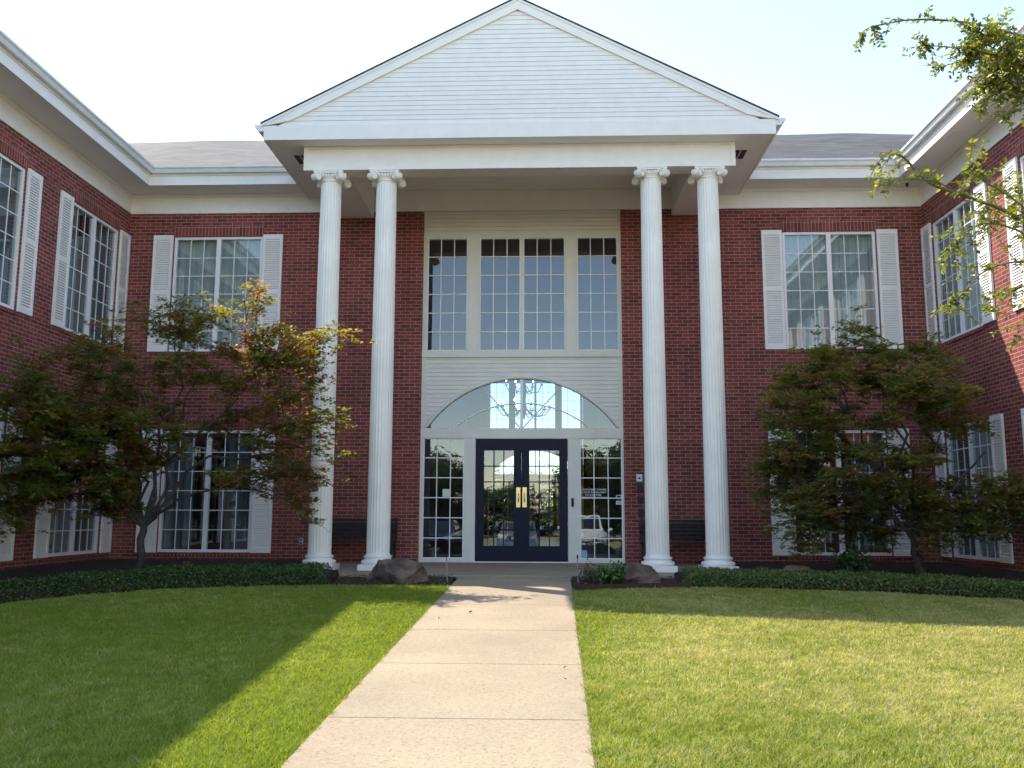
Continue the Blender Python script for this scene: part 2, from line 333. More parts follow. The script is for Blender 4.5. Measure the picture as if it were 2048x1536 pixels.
def wall_holes(m, fn, u0, u1, z0, z1, holes, th):
    us = sorted({u0, u1, *[h[0] for h in holes], *[h[1] for h in holes]}); zs = sorted({z0, z1, *[h[2] for h in holes], *[h[3] for h in holes]})
    inside = lambda u, z: any(h[0] < u < h[1] and h[2] < z < h[3] for h in holes)
    for a, b in zip(us, us[1:]):
        for c, d in zip(zs, zs[1:]):
            if inside((a + b) / 2, (c + d) / 2): continue
            for t in (0, th): m.quad(fn(a, t, c), fn(b, t, c), fn(b, t, d), fn(a, t, d))
    for a, b, c, d in holes:
        m.quad(fn(a, 0, c), fn(a, th, c), fn(a, th, d), fn(a, 0, d)); m.quad(fn(b, 0, c), fn(b, th, c), fn(b, th, d), fn(b, 0, d))
        m.quad(fn(a, 0, c), fn(b, 0, c), fn(b, th, c), fn(a, th, c)); m.quad(fn(a, 0, d), fn(b, 0, d), fn(b, th, d), fn(a, th, d))
    m.quad(fn(u0, 0, z0), fn(u0, th, z0), fn(u0, th, z1), fn(u0, 0, z1)); m.quad(fn(u1, 0, z0), fn(u1, th, z0), fn(u1, th, z1), fn(u1, 0, z1))
fx = lambda u, t, z: (u, t, z)
for x0, x1, cx in ((XL, -2.017, CX[0]), (2.017, XR, CX[1])):
    m = MB(); wall_holes(m, fx, x0, x1, -.3, ZB, [(cx - WW, cx + WW, a, b) for a, b in WZ], .25); m.build('wall', M['brick_along_x'], bld)
m = MB(); wall_holes(m, lambda u, t, z: (XL - t, u, z), WEND, -.001, -.3 - .5, ZB, [(c - WW, c + WW, a, b) for c in CY for a, b in WZ], .25); m.build('wall', M['brick_along_y'], bld)
m = MB(); wall_holes(m, lambda u, t, z: (XR + t, u, z), WEND, -.001, -.3 - .5, ZB, [(c - WW, c + WW, a, b) for c in CY for a, b in WZ], .25); m.build('wall', M['brick_along_y'], bld)
# outer shell so that the inside is closed
for b in ((XL - 6.2, XL - .26, WEND, WEND + .25, -.8, 7.8), (XR + .26, XR + 6.2, WEND, WEND + .25, -.8, 7.8), (XL - 6.2, -5.2, 8.2, 8.45, -.8, 7.8), (5.2, XR + 6.2, 8.2, 8.45, -.8, 7.8)):
    MB().box(*b).build('wall', M['brick_along_x'], bld)
for b in ((XL - 6.45, XL - 6.2, WEND, 8.45, -.8, 7.8), (XR + 6.2, XR + 6.45, WEND, 8.45, -.8, 7.8), (-5.2, -4.95, 8.45, 21, -.8, 8.2), (4.95, 5.2, 8.45, 21, -.8, 8.2)):
    MB().box(*b).build('wall', M['brick_along_y'], bld)
# rooms behind the windows
m = MB()
for s, xw in ((-1, XL), (1, XR)):
    m = MB(); m.box(s * 4.72, s * 4.82, .26, 8.1, 0, 7.4)
    m.box(s * 4.83, xw + s * 6, 3.4, 3.5, 0, 7.4)
    m.box(xw + s * 4.0, xw + s * 4.1, WEND + .3, 3.3, 0, 7.4)
    for z in (-.02, 3.3, 7.15): m.box(s * 4.83, xw + s * 6, .26, 3.39, z, z + .12); m.box(xw + s * .27, xw + s * 3.99, WEND + .3, .2, z, z + .12)
    m.build('interior_wall', M['room_wall'], bld)
m = MB(); m.box(-4.6, -4.5, .3, 20.9, 0, 7.5); m.box(4.5, 4.6, .3, 20.9, 0, 7.5); m.box(-4.6, 4.6, .3, 20.9, 7.5, 7.6)
m.box(-4.49, -2.2, 12, 12.2, .0, 7.49); m.box(2.2, 4.49, 12, 12.2, 0, 7.49)
m.build('hall_wall', M['inner_wall'], bld)
MB().box(-4.5, 4.5, .3, 20.9, -.1, .02).build('hall_floor', M['inner_floor'], bld)
m = MB(); 
for s in (-1, 1): m.box(s * 2.03, s * 4.95, 20.75, 21, -.3, 8.2)
m.box(-2.03, 2.03, 20.75, 21, ZB, 8.2)
m.build('wall', M['brick_along_x'], bld)

# soldier courses above the windows
for cx in CX:
    for z0, z1 in WZ:
        MB().box(cx - WW - .02, cx + WW + .02, -.004, .1, z1 + .003, z1 + .235).build('soldier_course', M['soldier_x'], bld)
        MB().prism([(.1, z0 - .002), (-.03, z0 - .03), (-.03, z0 - .075), (.1, z0 - .075)], lambda p, t: (t, p[0], p[1]), cx - WW, cx + WW).build('brick_sill', M['soldier_x'], bld)
for xw, s in ((XL, 1), (XR, -1)):
    for c in CY:
        for z0, z1 in WZ:
            MB().box(xw - s * .1, xw + s * .004, c - WW - .02, c + WW + .02, z1 + .003, z1 + .235).build('soldier_course', M['soldier_y'], bld)
            MB().prism([(-.1, z0 - .002), (.03, z0 - .03), (.03, z0 - .075), (-.1, z0 - .075)], lambda p, t: (xw + s * p[0], t, p[1]), c - WW, c + WW).build('brick_sill', M['soldier_y'], bld)

# windows --------------------------------------------------------------
def make_window(kind):
    H = WZ[1][1] - WZ[1][0] if kind != 'x' else 0
    f = MB(); F = .055
    f.box(-WW, -WW + F, .03, .11, 0, H); f.box(WW - F, WW, .03, .11, 0, H); f.box(-WW + F, WW - F, .03, .11, H - F, H); f.box(-WW + F, WW - F, .02, .11, 0, F); f.box(-.045, .045, .03, .11, F, H - F)
    fo = f.build('window', M['vinyl_white'], bld)
    g = MB()
    for a, b in ((-WW + F, -.045), (.045, WW - F)): g.quad((a, .075, F), (b, .075, F), (b, .075, H - F), (a, .075, H - F))
    g.build('pane', M['window_glass'], fo)
    b = MB()
    for x0, x1 in ((-WW + F, -.045), (.045, WW - F)):
        for k in (1, 2): x = x0 + (x1 - x0) * k / 3; b.box(x - .008, x + .008, .062, .072, F, H - F)
        for k in range(1, 6): z = F + (H - 2 * F) * k / 6; b.box(x0, x1, .0632, .0712, z - .008, z + .008)
    b.build('muntin_grid', M['vinyl_white'], fo)
    c = MB()
    if kind == 'blind':
        n = 70
        for k in range(n): z = .06 + (H - .12) * k / n; c.quad((-WW, .17, z), (WW, .17, z), (WW, .192, z + .022), (-WW, .192, z + .022))
        c.build('blind', M['blind_vinyl'], fo, fix=False)
    else:
        spans = [(-WW - .05, WW + .05)] if kind == 'sheer' else [(-WW - .05, -WW + .62), (WW - .62, WW + .05)]
        for x0, x1 in spans:
            n = int((x1 - x0) * 90); P = []
            for k in range(n + 1):
                x = x0 + (x1 - x0) * k / n; P.append((x, .20 + (.022 if kind == 'sheer' else .04) * math.sin(x * 40 + 2 * math.sin(x * 5)) + .01 * math.sin(x * 97)))
            c.add([(x, y, .02) for x, y in P] + [(x, y * .6 + .08, H) for x, y in P], [(k, k + 1, n + 2 + k, n + 1 + k) for k in range(n)], True)
        c.build('curtain', M['sheer_cloth' if kind == 'sheer' else 'drape_cloth'], fo, fix=False)
    return fo
protos = {k: make_window(k) for k in ('sheer', 'drape', 'blind')}
used = set()
def place_window(kind, loc, rz):
    o = protos[kind] if kind not in used else copy_tree(protos[kind], bld)
    used.add(kind); o.location = loc; o.rotation_euler = (0, 0, rz)
    for c in o.children:
        if c.name.startswith('pane'): c.rotation_euler = (R(random.uniform(-.25, .25)), 0, R(random.uniform(-.3, .3)))
place_window('sheer', (CX[0], 0, WZ[1][0]), 0); place_window('drape', (CX[0], 0, WZ[0][0]), 0)
place_window('sheer', (CX[1], 0, WZ[1][0]), 0); place_window('drape', (CX[1], 0, WZ[0][0]), 0)
for i, c in enumerate(CY):
    place_window('drape', (XL, c, WZ[1][0]), R(90)); place_window('drape', (XL, c, WZ[0][0]), R(90))
    place_window('sheer', (XR, c, WZ[1][0]), R(-90)); place_window('blind', (XR, c, WZ[0][0]), R(-90))

def make_shutter():
    H = 2.45; w = SHW; fr = MB(); b = .055
    fr.box(-w / 2, -w / 2 + b, -.04, -.002, 0, H); fr.box(w / 2 - b, w / 2, -.04, -.002, 0, H)
    for z0, z1 in ((0, .1), (H * .5 - .04, H * .5 + .04), (H - .1, H)): fr.box(-w / 2 + b, w / 2 - b, -.0385, -.002, z0, z1)
    o = fr.build('shutter', M['shutter_paint'], bld)
    for z0, z1 in ((.1, H * .5 - .04), (H * .5 + .04, H - .1)):
        l = MB(); n = int((z1 - z0) / .046)
        for k in range(n):
            z = z0 + (z1 - z0) * k / n; d = (z1 - z0) / n
            l.add([(-w / 2 + b, -.036, z), (w / 2 - b, -.036, z), (w / 2 - b, -.012, z + d * .96), (-w / 2 + b, -.012, z + d * .96), (-w / 2 + b, -.030, z - .006), (w / 2 - b, -.030, z - .006), (w / 2 - b, -.007, z + d * .90), (-w / 2 + b, -.007, z + d * .90)], [(0, 1, 2, 3), (0, 4, 5, 1), (4, 7, 6, 5), (3, 2, 6, 7)])
        l.build('louvre_panel', M['shutter_paint'], o, fix=False)
    return o
sh0 = make_shutter(); first = True
for cx in CX:
    for z in WZ:
        for s in (-1, 1):
            o = sh0 if first else copy_tree(sh0, bld); first = False
            o.location = (cx + s * (WW + SHW / 2 + .015), 0, z[0] - .005)
for xw, rz in ((XL, R(90)), (XR, R(-90))):
    for c in CY:
        for z in WZ:
            for s in (-1, 1): o = copy_tree(sh0, bld); o.location = (xw, c + s * (WW + SHW / 2 + .015), z[0] - .005); o.rotation_euler = (0, 0, rz)

# eaves: frieze, soffit, fascia, gutter ----------------------------------
OH = .655; PX = 4.433
pathL = [(XL, WEND), (XL, 0), (-PX, 0)]; pathR = [(PX, 0), (XR, 0), (XR, WEND)]
for path in (pathL, pathR):
    MB().sweep([(math.copysign(3.81, p[0]), 0) if abs(p[0]) == PX else p for p in path], [(-.02, ZB - .003), (.03, ZB), (.03, ZB + .06), (.022, ZB + .065), (.022, ZS - .07), (.05, ZS - .06), (.06, ZS - .003), (-.02, ZS - .003)]).build('frieze_board', M['white_paint'], bld)
    MB().sweep(path, [(-.1, ZS), (OH - .02, ZS), (OH - .02, ZS + .02), (-.1, ZS + .02)]).build('soffit', M['soffit_paint'], bld)
    fo = MB().sweep(path, [(OH - .019, ZS - .025), (OH, ZS - .025), (OH, ZS + .16), (OH + .016, ZS + .17), (OH + .016, ZG - .02), (OH - .019, ZG - .02)]).build('fascia', M['white_paint'], bld)
    MB().sweep(path, [(OH + .018, ZG - .125), (OH + .09, ZG - .125), (OH + .10, ZG - .10), (OH + .115, ZG - .06), (OH + .142, ZG - .035), (OH + .142, ZG), (OH + .125, ZG), (OH + .125, ZG - .03), (OH + .018, ZG - .03)]).build('gutter', M['gutter_metal'], fo)

# roofs ---------------------------------------------------------------
SL = (10.318 - 7.86) / (3.767 + .76)
def roof_sheet(m, p00, p10, p11, p01, nx, ny, wob):
    vs = []
    for j in range(ny + 1):
        for i in range(nx + 1):
            a = Vector(p00).lerp(Vector(p10), i / nx); b = Vector(p01).lerp(Vector(p11), i / nx); v = a.lerp(b, j / ny)
            v.z += wob * noise.noise((v.x * .55, v.y * .4, 1.7)) * (j / ny); vs.append(v)
    k = nx + 1; m.add(vs, [(j * k + i, j * k + i + 1, (j + 1) * k + i + 1, (j + 1) * k + i) for j in range(ny) for i in range(nx)], True)
m = MB(); e = .76
roof_sheet(m, (-12.2, -e, 7.86), (12.2, -e, 7.86), (12.2, 3.767, 10.318), (-12.2, 3.767, 10.318), 90, 8, .07)
roof_sheet(m, (-12.2, 8.4, 7.86), (12.2, 8.4, 7.86), (12.2, 3.767, 10.318), (-12.2, 3.767, 10.318), 90, 8, .07)
for s, xw in ((-1, XL), (1, XR)):
    ex = xw - s * e
    roof_sheet(m, (ex, WEND - .3, 7.86), (ex, 4.2, 7.86), (ex + s * 4.53, 4.2, 10.318), (ex + s * 4.53, WEND - .3, 10.318), 20, 2, .0)
    roof_sheet(m, (ex + s * 8.4, WEND - .3, 7.86), (ex + s * 8.4, 4.2, 7.86), (ex + s * 4.53, 4.2, 10.318), (ex + s * 4.53, WEND - .3, 10.318), 20, 2, .0)
    m.quad((ex, WEND - .25, 7.86), (ex + s * 8.4, WEND - .25, 7.86), (ex + s * 4.53, WEND - .25, 10.318))
m.quad((-5.3, 4, 8.3), (5.3, 4, 8.3), (5.3, 21.2, 8.3), (-5.3, 21.2, 8.3))
m.build('roof', M['shingle'], bld, fix=False)

# portico ----------------------------------------------------------------
YF, ZF, YB, ZBB, BX = -3.06, 7.397, -2.718, 6.966, 3.802
ZE, ZA, XE = 7.70, 9.985, 4.50        # roof eave, apex, eave half-width
sl = (ZA - ZE) / XE
pr = MB()
for s in (-1, 1):
    pr.prism([(s * (XE - .01), ZE + .0), (0, ZA), (0, ZA - .032), (s * (XE - .01), ZE - .03)], lambda p, t: (p[0], t, p[1]), YF - .055, 3.9)
pr.build('portico_roof', M['shingle'], bld)
gb = MB()     # pediment: lap siding triangle
zb, zt = 7.655, ZA - .25; d = .087; n = int((zt - zb) / d) + 1
for k in range(n):
    z0 = zb + k * d; z1 = min(z0 + d, zt); h0 = (ZA - .20 - z0) / sl; h1 = max(0.01, (ZA - .20 - z1) / sl)
    y0, y1 = YF + .006, YF + .013
    gb.quad((-h0, y0, z0), (h0, y0, z0), (h1, y1, z1 - .003), (-h1, y1, z1 - .003))
    gb.quad((-h0, y0, z0), (h0, y0, z0), (h0, y0 + .016, z0 + .001), (-h0, y0 + .016, z0 + .001))
gb.quad((-4.3, YF + .034, 7.6), (4.3, YF + .034, 7.6), (0, YF + .034, ZA - .1))
ped = gb.build('pediment', M['white_paint'], bld, fix=False)
jt = MB()     # butt joints between siding boards
for x, z in ((-1.05, 3), (.3, 1), (-.62, 6), (1.8, 2), (.75, 9), (-2.4, 1), (.2, 14), (-.9, 11), (2.6, 4)): jt.box(x - .003, x + .003, YF - .001 + .003, YF + .02, zb + z * d + .006, zb + z * d + d - .006)
jt.build('siding_joint', M['soffit_paint'], ped)
rk = MB()
for s in (-1, 1):
    rk.prism([(s * (XE - .03), ZE - .048), (0, ZA - .033), (0, ZA - .235), (s * (XE - .55), ZE + sl * .55 - .235), (s * (XE - .20), ZE - .035), (s * (XE - .03), ZE - .05)], lambda p, t: (p[0], t, p[1]), YF - .032, YF + .03)
    rk.prism([(s * (XE + .0), ZE - .042), (0, ZA - .0335), (0, ZA - .075), (s * (XE + .0), ZE - .084)], lambda p, t: (p[0], t, p[1]), YF - .046, YF - .033)
rk.build('rake_board', M['white_paint'], ped)
MB().box(-PX, PX, YF - .016, YF + .03, ZF - .01, 7.652).build('cornice_board', M['white_paint'], ped)
m = MB()
for s in (-1, 1): m.box(s * (PX - .025), s * PX, YF + .031, -.02, ZF - .01, 7.66)
m.build('fascia', M['white_paint'], bld)
for s in (-1, 1):
    prof = [(.0, 7.545), (.085, 7.545), (.12, 7.60), (.165, 7.635), (.165, 7.672), (.0, 7.66)]
    MB().prism(prof, lambda p, t: (s * (PX + .002 + p[0]), t, p[1]), YF - .02, -.82).build('gutter', M['gutter_metal'], bld)
m = MB(); m.box(-PX + .03, PX - .03, YF + .031, YB + .03, ZF, ZF + .02)
for s in (-1, 1): m.box(s * (BX - .05), s * (PX - .027), YB + .031, -.003, ZF, ZF + .02)
m.box(-3.1, 3.1, -2.36, -.003, 7.56, 7.60)
m.build('soffit', M['soffit_paint'], bld)
bm_ = MB(); bm_.box(-BX, BX, YB, -2.32, ZBB, 7.62)
for s in (-1, 1): bm_.box(s * 3.05, s * (BX - .03), -2.319, -.031, ZBB + .01, 7.63)
beam = bm_.build('portico_beam', M['white_paint'], bld)
m = MB(); m.box(-BX, BX, YB - .02, YB - .001, ZBB - .008, ZBB + .045); m.box(-BX, -BX + .075, YB - .02, YB - .001, ZBB + .046, ZF - .003); m.box(BX - .075, BX, YB - .02, YB - .001, ZBB + .046, ZF - .003); m.box(-BX + .076, BX - .076, YB - .018, YB - .001, ZF - .04, ZF - .003)
m.build('beam_trim', M['white_paint'], beam)
# soffit vents
def vent(x, y, w, l, nm='soffit_vent'):
    m = MB()
    for i in range(2):
        for j in range(3): m.box(x - w / 2 + i * w / 2 + .012, x - w / 2 + (i + 1) * w / 2 - .012, y - l / 2 + j * l / 3 + .01, y - l / 2 + (j + 1) * l / 3 - .01, ZF - .006, ZF + .001)
    return m
vent(-3.99, -2.15, .24, .42).build('soffit_vent', M['black_metal'], bld); vent(3.99, -2.15, .24, .42).build('soffit_vent', M['black_metal'], bld)
m = MB(); m.box(XR - .52, XR - .26, -2.75, -2.35, ZS - .006, ZS + .001); m.build('soffit_vent', M['gutter_metal'], bld)

# columns
YC = -2.526; ZT = ZBB
def make_column():
    root = MB(); r0, r1 = .197, .180; prof = []
    for k in range(25):
        t = k / 24; z = .27 + (ZT - .19 - .27) * t; r = r0 - (r0 - r1) * (t ** 1.6); prof.append((r, z))
    nfl = 24
    def rf(a, z):
        c = abs(math.sin(a * nfl / 2)); return 1 - .055 * min(1, c * 1.25) ** .8
    root.lathe(prof, n=nfl * 8, rf=rf)
    o = root.build('column', M['column_paint'], bld, fix=False)
    b = MB(); b.box(-.287, .287, -.287, .287, .0, .095)
    pr = [(.275, .096)]
    for k in range(9): a = -math.pi / 2 + math.pi * k / 8; pr.append((.248 + .034 * math.cos(a), .132 + .034 * math.sin(a)))
    pr += [(.232, .168), (.222, .19), (.226, .2)]
    for k in range(7): a = -math.pi / 2 + math.pi * k / 6; pr.append((.224 + .018 * math.cos(a), .219 + .018 * math.sin(a)))
    pr += [(.206, .24), (.2, .272)]
    b.lathe(pr, n=48); b.build('column_base', M['column_paint'], o)
    c = MB(); z0 = ZT - .19
    c.lathe([(.178, z0 - .012), (.190, z0 - .008), (.192, z0 + .004), (.182, z0 + .012), (.186, z0 + .02), (.205, z0 + .05), (.225, z0 + .085), (.228, z0 + .10)], n=40)
    def ab(h): return [(-h, -h), (-h * .5, -h * .86), (h * .5, -h * .86), (h, -h), (h * .86, -h * .5), (h * .86, h * .5), (h, h), (h * .5, h * .86), (-h * .5, h * .86), (-h, h), (-h * .86, h * .5), (-h * .86, -h * .5)]
    c.prism(ab(.262), lambda p, t: (p[0], p[1], t), ZT - .062, ZT - .03); c.prism(ab(.278), lambda p, t: (p[0], p[1], t), ZT - .029, ZT - .001)
    for q in range(4):
        a = R(45 + 90 * q); d = Vector((math.cos(a), math.sin(a), 0)); tt = Vector((-math.sin(a), math.cos(a), 0)); cz = ZT - .128
        cen = d * .305 + Vector((0, 0, cz)); up = Vector((0, 0, 1)); rr = .073
        c.tube([cen - tt * .062, cen - tt * .05, cen + tt * .05, cen + tt * .062], [rr * .88, rr, rr, rr * .88], n=24)
        for sd in (-1, 1):
            sp = []
            for k in range(46):
                th = k / 45 * 2.25 * 2 * math.pi; r = rr * (1 - .84 * k / 45)
                sp.append(cen + tt * sd * .064 + (d * math.sin(th + 2.2) * -1 + up * math.cos(th + 2.2) * -1) * r)
            c.tube(sp, [.0105 * (1 - .45 * k / 45) for k in range(46)], n=6)
        # channel running from the bell out to the volute
        for sd in (-1, 1):
            c.tube([d * .17 + tt * sd * .07 + Vector((0, 0, ZT - .075)), d * .24 + tt * sd * .06 + Vector((0, 0, ZT - .072)), cen + up * rr * .85 + tt * sd * .055], [.014, .013, .012], n=6)
    # egg row between the volutes on each face
    for q in range(4):
        a = R(90 * q); d = Vector((math.cos(a), math.sin(a), 0)); tt = Vector((-math.sin(a), math.cos(a), 0))
        for k in (-2, -1, 0, 1, 2):
            pc = d * .212 + tt * k * .052 + Vector((0, 0, ZT - .098)); c.tube([pc + Vector((0, 0, -.03)), pc + Vector((0, 0, -.012)), pc + Vector((0, 0, .012)), pc + Vector((0, 0, .026))], [.008, .02, .024, .012], n=8)
    c.build('capital', M['column_paint'], o, fix=False)
    return o
col0 = make_column()
for i, x in enumerate((-3.343, -2.346, 2.346, 3.343)):
    o = col0 if i == 0 else copy_tree(col0, bld); o.location = (x, YC, 0)

# entrance bay (built once in local space, copied for the far end of the hall) -----
bay = []
def part(mb, name, m, fix=True, parent=None):
    o = mb.build(name, M[m], parent or bld, fix=fix)
    if parent is None: bay.append(o)
    return o
GW = [(-1.925, -1.115, 3), (-.855, -.03, 3), (.03, .875, 3), (1.125, 1.945, 3)]
ZW0, ZW1 = 4.20, 6.552
fr = MB(); y0, y1 = .03, .20
fr.box(-2.016, GW[0][0], y0, y1, ZW0, ZW1); fr.box(GW[0][1], GW[1][0], y0 - .012, y1, ZW0, ZW1); fr.box(GW[1][1], GW[2][0], y0 + .01, y1, ZW0, ZW1); fr.box(GW[2][1], GW[3][0], y0 - .012, y1, ZW0, ZW1); fr.box(GW[3][1], 2.016, y0, y1, ZW0, ZW1)
fr.box(-2.016, 2.016, y0 - .012, y1, ZW1 + .001, ZW1 + .07); fr.box(-2.016, 2.016, y0 - .025, y1, 4.065, ZW0 - .001)
fr.box(-2.016, -1.93, y0, y1, 2.631, 4.064); fr.box(1.93, 2.016, y0, y1, 2.631, 4.064)
fr.box(-2.016, 2.016, y0 - .012, y1, 2.435, 2.63)
fr.box(-2.016, -1.955, y0, y1, 0, 2.434); fr.box(1.985, 2.016, y0, y1, 0, 2.434)
fr.box(-1.14, -.915, y0, y1, 0, 2.434); fr.box(.915, 1.15, y0, y1, 0, 2.434)
fr.box(-.914, .914, y0, y1, 2.42, 2.4345)
fr.box(-1.954, -1.141, y0, y1, 0, .075); fr.box(1.151, 1.984, y0, y1, 0, .075)
# raised casing beads
for a, b in ((GW[0][0], GW[0][1]), (GW[1][0], GW[2][1]), (GW[3][0], GW[3][1])):
    fr.box(a - .03, a - .001, y0 - .03, y0 - .013, ZW0 + .0, ZW1 + .03); fr.box(b + .001, b + .03, y0 - .03, y0 - .013, ZW0, ZW1 + .03)
fr.box(-1.0, -.93, y0 - .02, y0 - .001, .0, 2.43); fr.box(.93, 1.0, y0 - .02, y0 - .001, 0, 2.43)
part(fr, 'entrance_frame', 'cream_paint')
sd = MB(); z = ZW1 + .072
while z < ZB + .2:
    z1 = z + .087; sd.quad((-2.016, .034, z), (2.016, .034, z), (2.016, .048, z1 - .003), (-2.016, .048, z1 - .003)); sd.quad((-2.016, .034, z), (2.016, .034, z), (2.016, .07, z + .002), (-2.016, .07, z + .002)); z = z1
sd.quad((-2.016, .075, ZW1), (2.016, .075, ZW1), (2.016, .075, ZB + .3), (-2.016, .075, ZB + .3))
part(sd, 'siding_panel', 'cream_paint', False)
part(MB().box(-3.05, 3.05, -.03, .03, ZB + .003, 7.555), 'frieze_board', 'cream_paint')
# arched fan panel: siding cut by a circular segment
AH, AR = 1.905, 1.0; Rg = (AH * AH + AR * AR) / (2 * AR); Z0 = 2.632; ZC = Z0 + AR - Rg; Ro = Rg + .055
sds = {-1: MB(), 1: MB()}; z = Z0
while z < 4.064:
    z1 = min(z + .087, 4.064)
    for s in (-1, 1):
        sd = sds[s]
        sub = 6
        for k in range(sub):
            a = z + (z1 - z) * k / sub; b = z + (z1 - z) * (k + 1) / sub
            hx = lambda q: math.sqrt(max(0, Ro * Ro - (q - ZC) ** 2)) if q < ZC + Ro else 0
            xa, xb = min(1.929, hx(a)), min(1.929, hx(b)); ya = .034 + .014 * k / sub; yb = .034 + .014 * (k + 1) / sub
            if xa >= 1.928 and xb >= 1.928: continue
            sd.quad((s * xa, ya, a), (s * 1.929, ya, a), (s * 1.929, yb, b), (s * xb, yb, b))
        xa = min(1.929, hx(z)); sd.quad((s * xa, .034, z), (s * 1.929, .034, z), (s * 1.929, .075, z + .002), (s * xa, .075, z + .002))
    z = z1
sds[1].v += []; 
for s in (-1, 1): part(sds[s], 'siding_panel', 'cream_paint', False)
am = MB(); n = 64; ths = [math.asin(min(1, AH / Rg)) * (2 * k / n - 1) for k in range(n + 1)]
ring = []
for th in ths:
    for r, y in ((Rg - .012, .015), (Ro, .015), (Ro, .09), (Rg - .012, .09)): ring.append((math.sin(th) * r, y, max(ZC + math.cos(th) * r, Z0)))
am.add(ring, [(i * 4 + k, i * 4 + (k + 1) % 4, i * 4 + 4 + (k + 1) % 4, i * 4 + 4 + k) for i in range(n) for k in range(4)], True)
fan = part(am, 'fan_window', 'cream_paint')
MB().quad(*[(math.sin(th) * Rg, .075, ZC + math.cos(th) * Rg) for th in ths]).build('pane', M['entry_glass'], fan)
mm = MB(); mm.box(-.028, .028, .04, .085, Z0, Z0 + AR - .005)
for s in (-1, 1):
    L_ = 1.16; dx, dz = s * .69, .724
    mm.tube([(s * .03, .062, Z0 + .01), (dx * L_, .062, Z0 + dz * L_)], .0135, 6)
h2, r2_ = 1.36, .50; R2 = (h2 * h2 + r2_ * r2_) / (2 * r2_); t2 = math.asin(h2 / R2)
mm.tube([(math.sin(t) * R2, .062, Z0 + r2_ - R2 + math.cos(t) * R2) for t in [t2 * (2 * k / 40 - 1) for k in range(41)]], .0135, 6)
mm.build('muntin_grid', M['vinyl_white'], fan)
def lights(name, x0, x1, za, zb, gl, barm, bw, nx=3, nz=6, yy=.07):
    f = MB(); e = .018
    f.box(x0, x0 + e, yy - .03, yy + .02, za, zb); f.box(x1 - e, x1, yy - .03, yy + .02, za, zb); f.box(x0 + e, x1 - e, yy - .03, yy + .02, zb - e, zb); f.box(x0 + e, x1 - e, yy - .03, yy + .02, za, za + e)
    o = part(f, name, barm)
    MB().quad((x0, yy, za), (x1, yy, za), (x1, yy, zb), (x0, yy, zb)).build('pane', M[gl], o)
    b = MB()
    for k in range(1, nx): x = x0 + (x1 - x0) * k / nx; b.box(x - bw, x + bw, yy - .014, yy - .003, za, zb)
    for k in range(1, nz): z = za + (zb - za) * k / nz; b.box(x0, x1, yy - .0128, yy - .0042, z - bw, z + bw)
    b.build('muntin_grid', M[barm], o)
    return o
for x0, x1, n in GW: lights('gallery_window', x0, x1, ZW0, ZW1, 'entry_glass', 'vinyl_white', .0085)
lights('sidelight', -1.954, -1.141, .075, 2.434, 'door_glass', 'vinyl_white', .009); lights('sidelight', 1.151, 1.984, .075, 2.434, 'door_glass', 'vinyl_white', .009)
for s in (-1, 1):
    d = MB(); a, b = .004, .905; l0, l1 = .155, .745; za, zb = .32, 2.19
    X = lambda q: s * q
    d.box(X(a), X(l0), .05, .095, .008, 2.415); d.box(X(l1), X(b), .05, .095, .008, 2.415); d.box(X(l0), X(l1), .05, .095, .008, za); d.box(X(l0), X(l1), .05, .095, zb, 2.415)
    for q0, q1, q2, q3 in ((l0 - .02, l0, za - .02, zb + .02), (l1, l1 + .02, za - .02, zb + .02)): d.box(X(q0), X(q1), .042, .049, q2, q3)
    d.box(-.022, -.001, .036, .0405, .012, 2.412) if s < 0 else d.box(.0, .018, .036, .0405, .012, 2.412)
    d.box(X(l0), X(l1), .042, .049, za - .02, za); d.box(X(l0), X(l1), .042, .049, zb, zb + .02)
    o = part(d, 'door', 'door_blue')
    MB().quad((X(l0), .075, za), (X(l1), .075, za), (X(l1), .075, zb), (X(l0), .075, zb)).build('pane', M['door_glass'], o)
    b = MB()
    for k in (1, 2): x = l0 + (l1 - l0) * k / 3; b.box(X(x - .011), X(x + .011), .056, .072, za, zb)
    for k in range(1, 6): z = za + (zb - za) * k / 6; b.box(X(l0), X(l1), .0572, .0708, z - .011, z + .011)
    b.build('muntin_grid', M['door_blue'], o)
    h = MB(); h.box(X(.012), X(.103), .042, .049, 1.07, 1.46); h.tube([(X(.058), .04, 1.17), (X(.058), .0, 1.19), (X(.058), -.012, 1.25), (X(.058), 0, 1.32), (X(.058), .04, 1.34)], .011, 8)
    h.tube([(X(.058), .045, 1.395), (X(.058), .03, 1.395)], .018, 12)
    h.build('handle', M['brass'], o)
MB().box(-.93, .93, -.04, .12, .001, .02).build('threshold', M['white_paint'], bld)
for o in bay:
    c = copy_tree(o, bld); c.location = (0, 20.95, 0); c.rotation_euler = (0, 0, math.pi)

exec_after = []

# ---------------------------------------------------------------- foliage tools
def leaf_cloud(name, pos, nrm, size, template, cols, m, parent=None, roll=None):
    """one mesh of many small leaves. template: list of polygons, each a list of (x, y, z); cols one colour per leaf"""
    N_ = len(pos); nrm = nrm / (np.linalg.norm(nrm, axis=1, keepdims=True) + 1e-9)
    a = rng.normal(size=(N_, 3)) if roll is None else roll
    t = np.cross(nrm, a); t /= (np.linalg.norm(t, axis=1, keepdims=True) + 1e-9); b = np.cross(nrm, t)
    pts = np.array([p for poly in template for p in poly]); k = len(pts)
    V = pos[:, None, :] + size[:, None, None] * (pts[None, :, 0, None] * t[:, None, :] + pts[None, :, 1, None] * b[:, None, :] + pts[None, :, 2, None] * nrm[:, None, :])
    V = V.reshape(-1, 3); F = np.arange(N_ * k); cnt = np.tile([len(p) for p in template], N_)
    return np_mesh(name, V, F, cnt, m, parent, np.repeat(cols, k, axis=0))
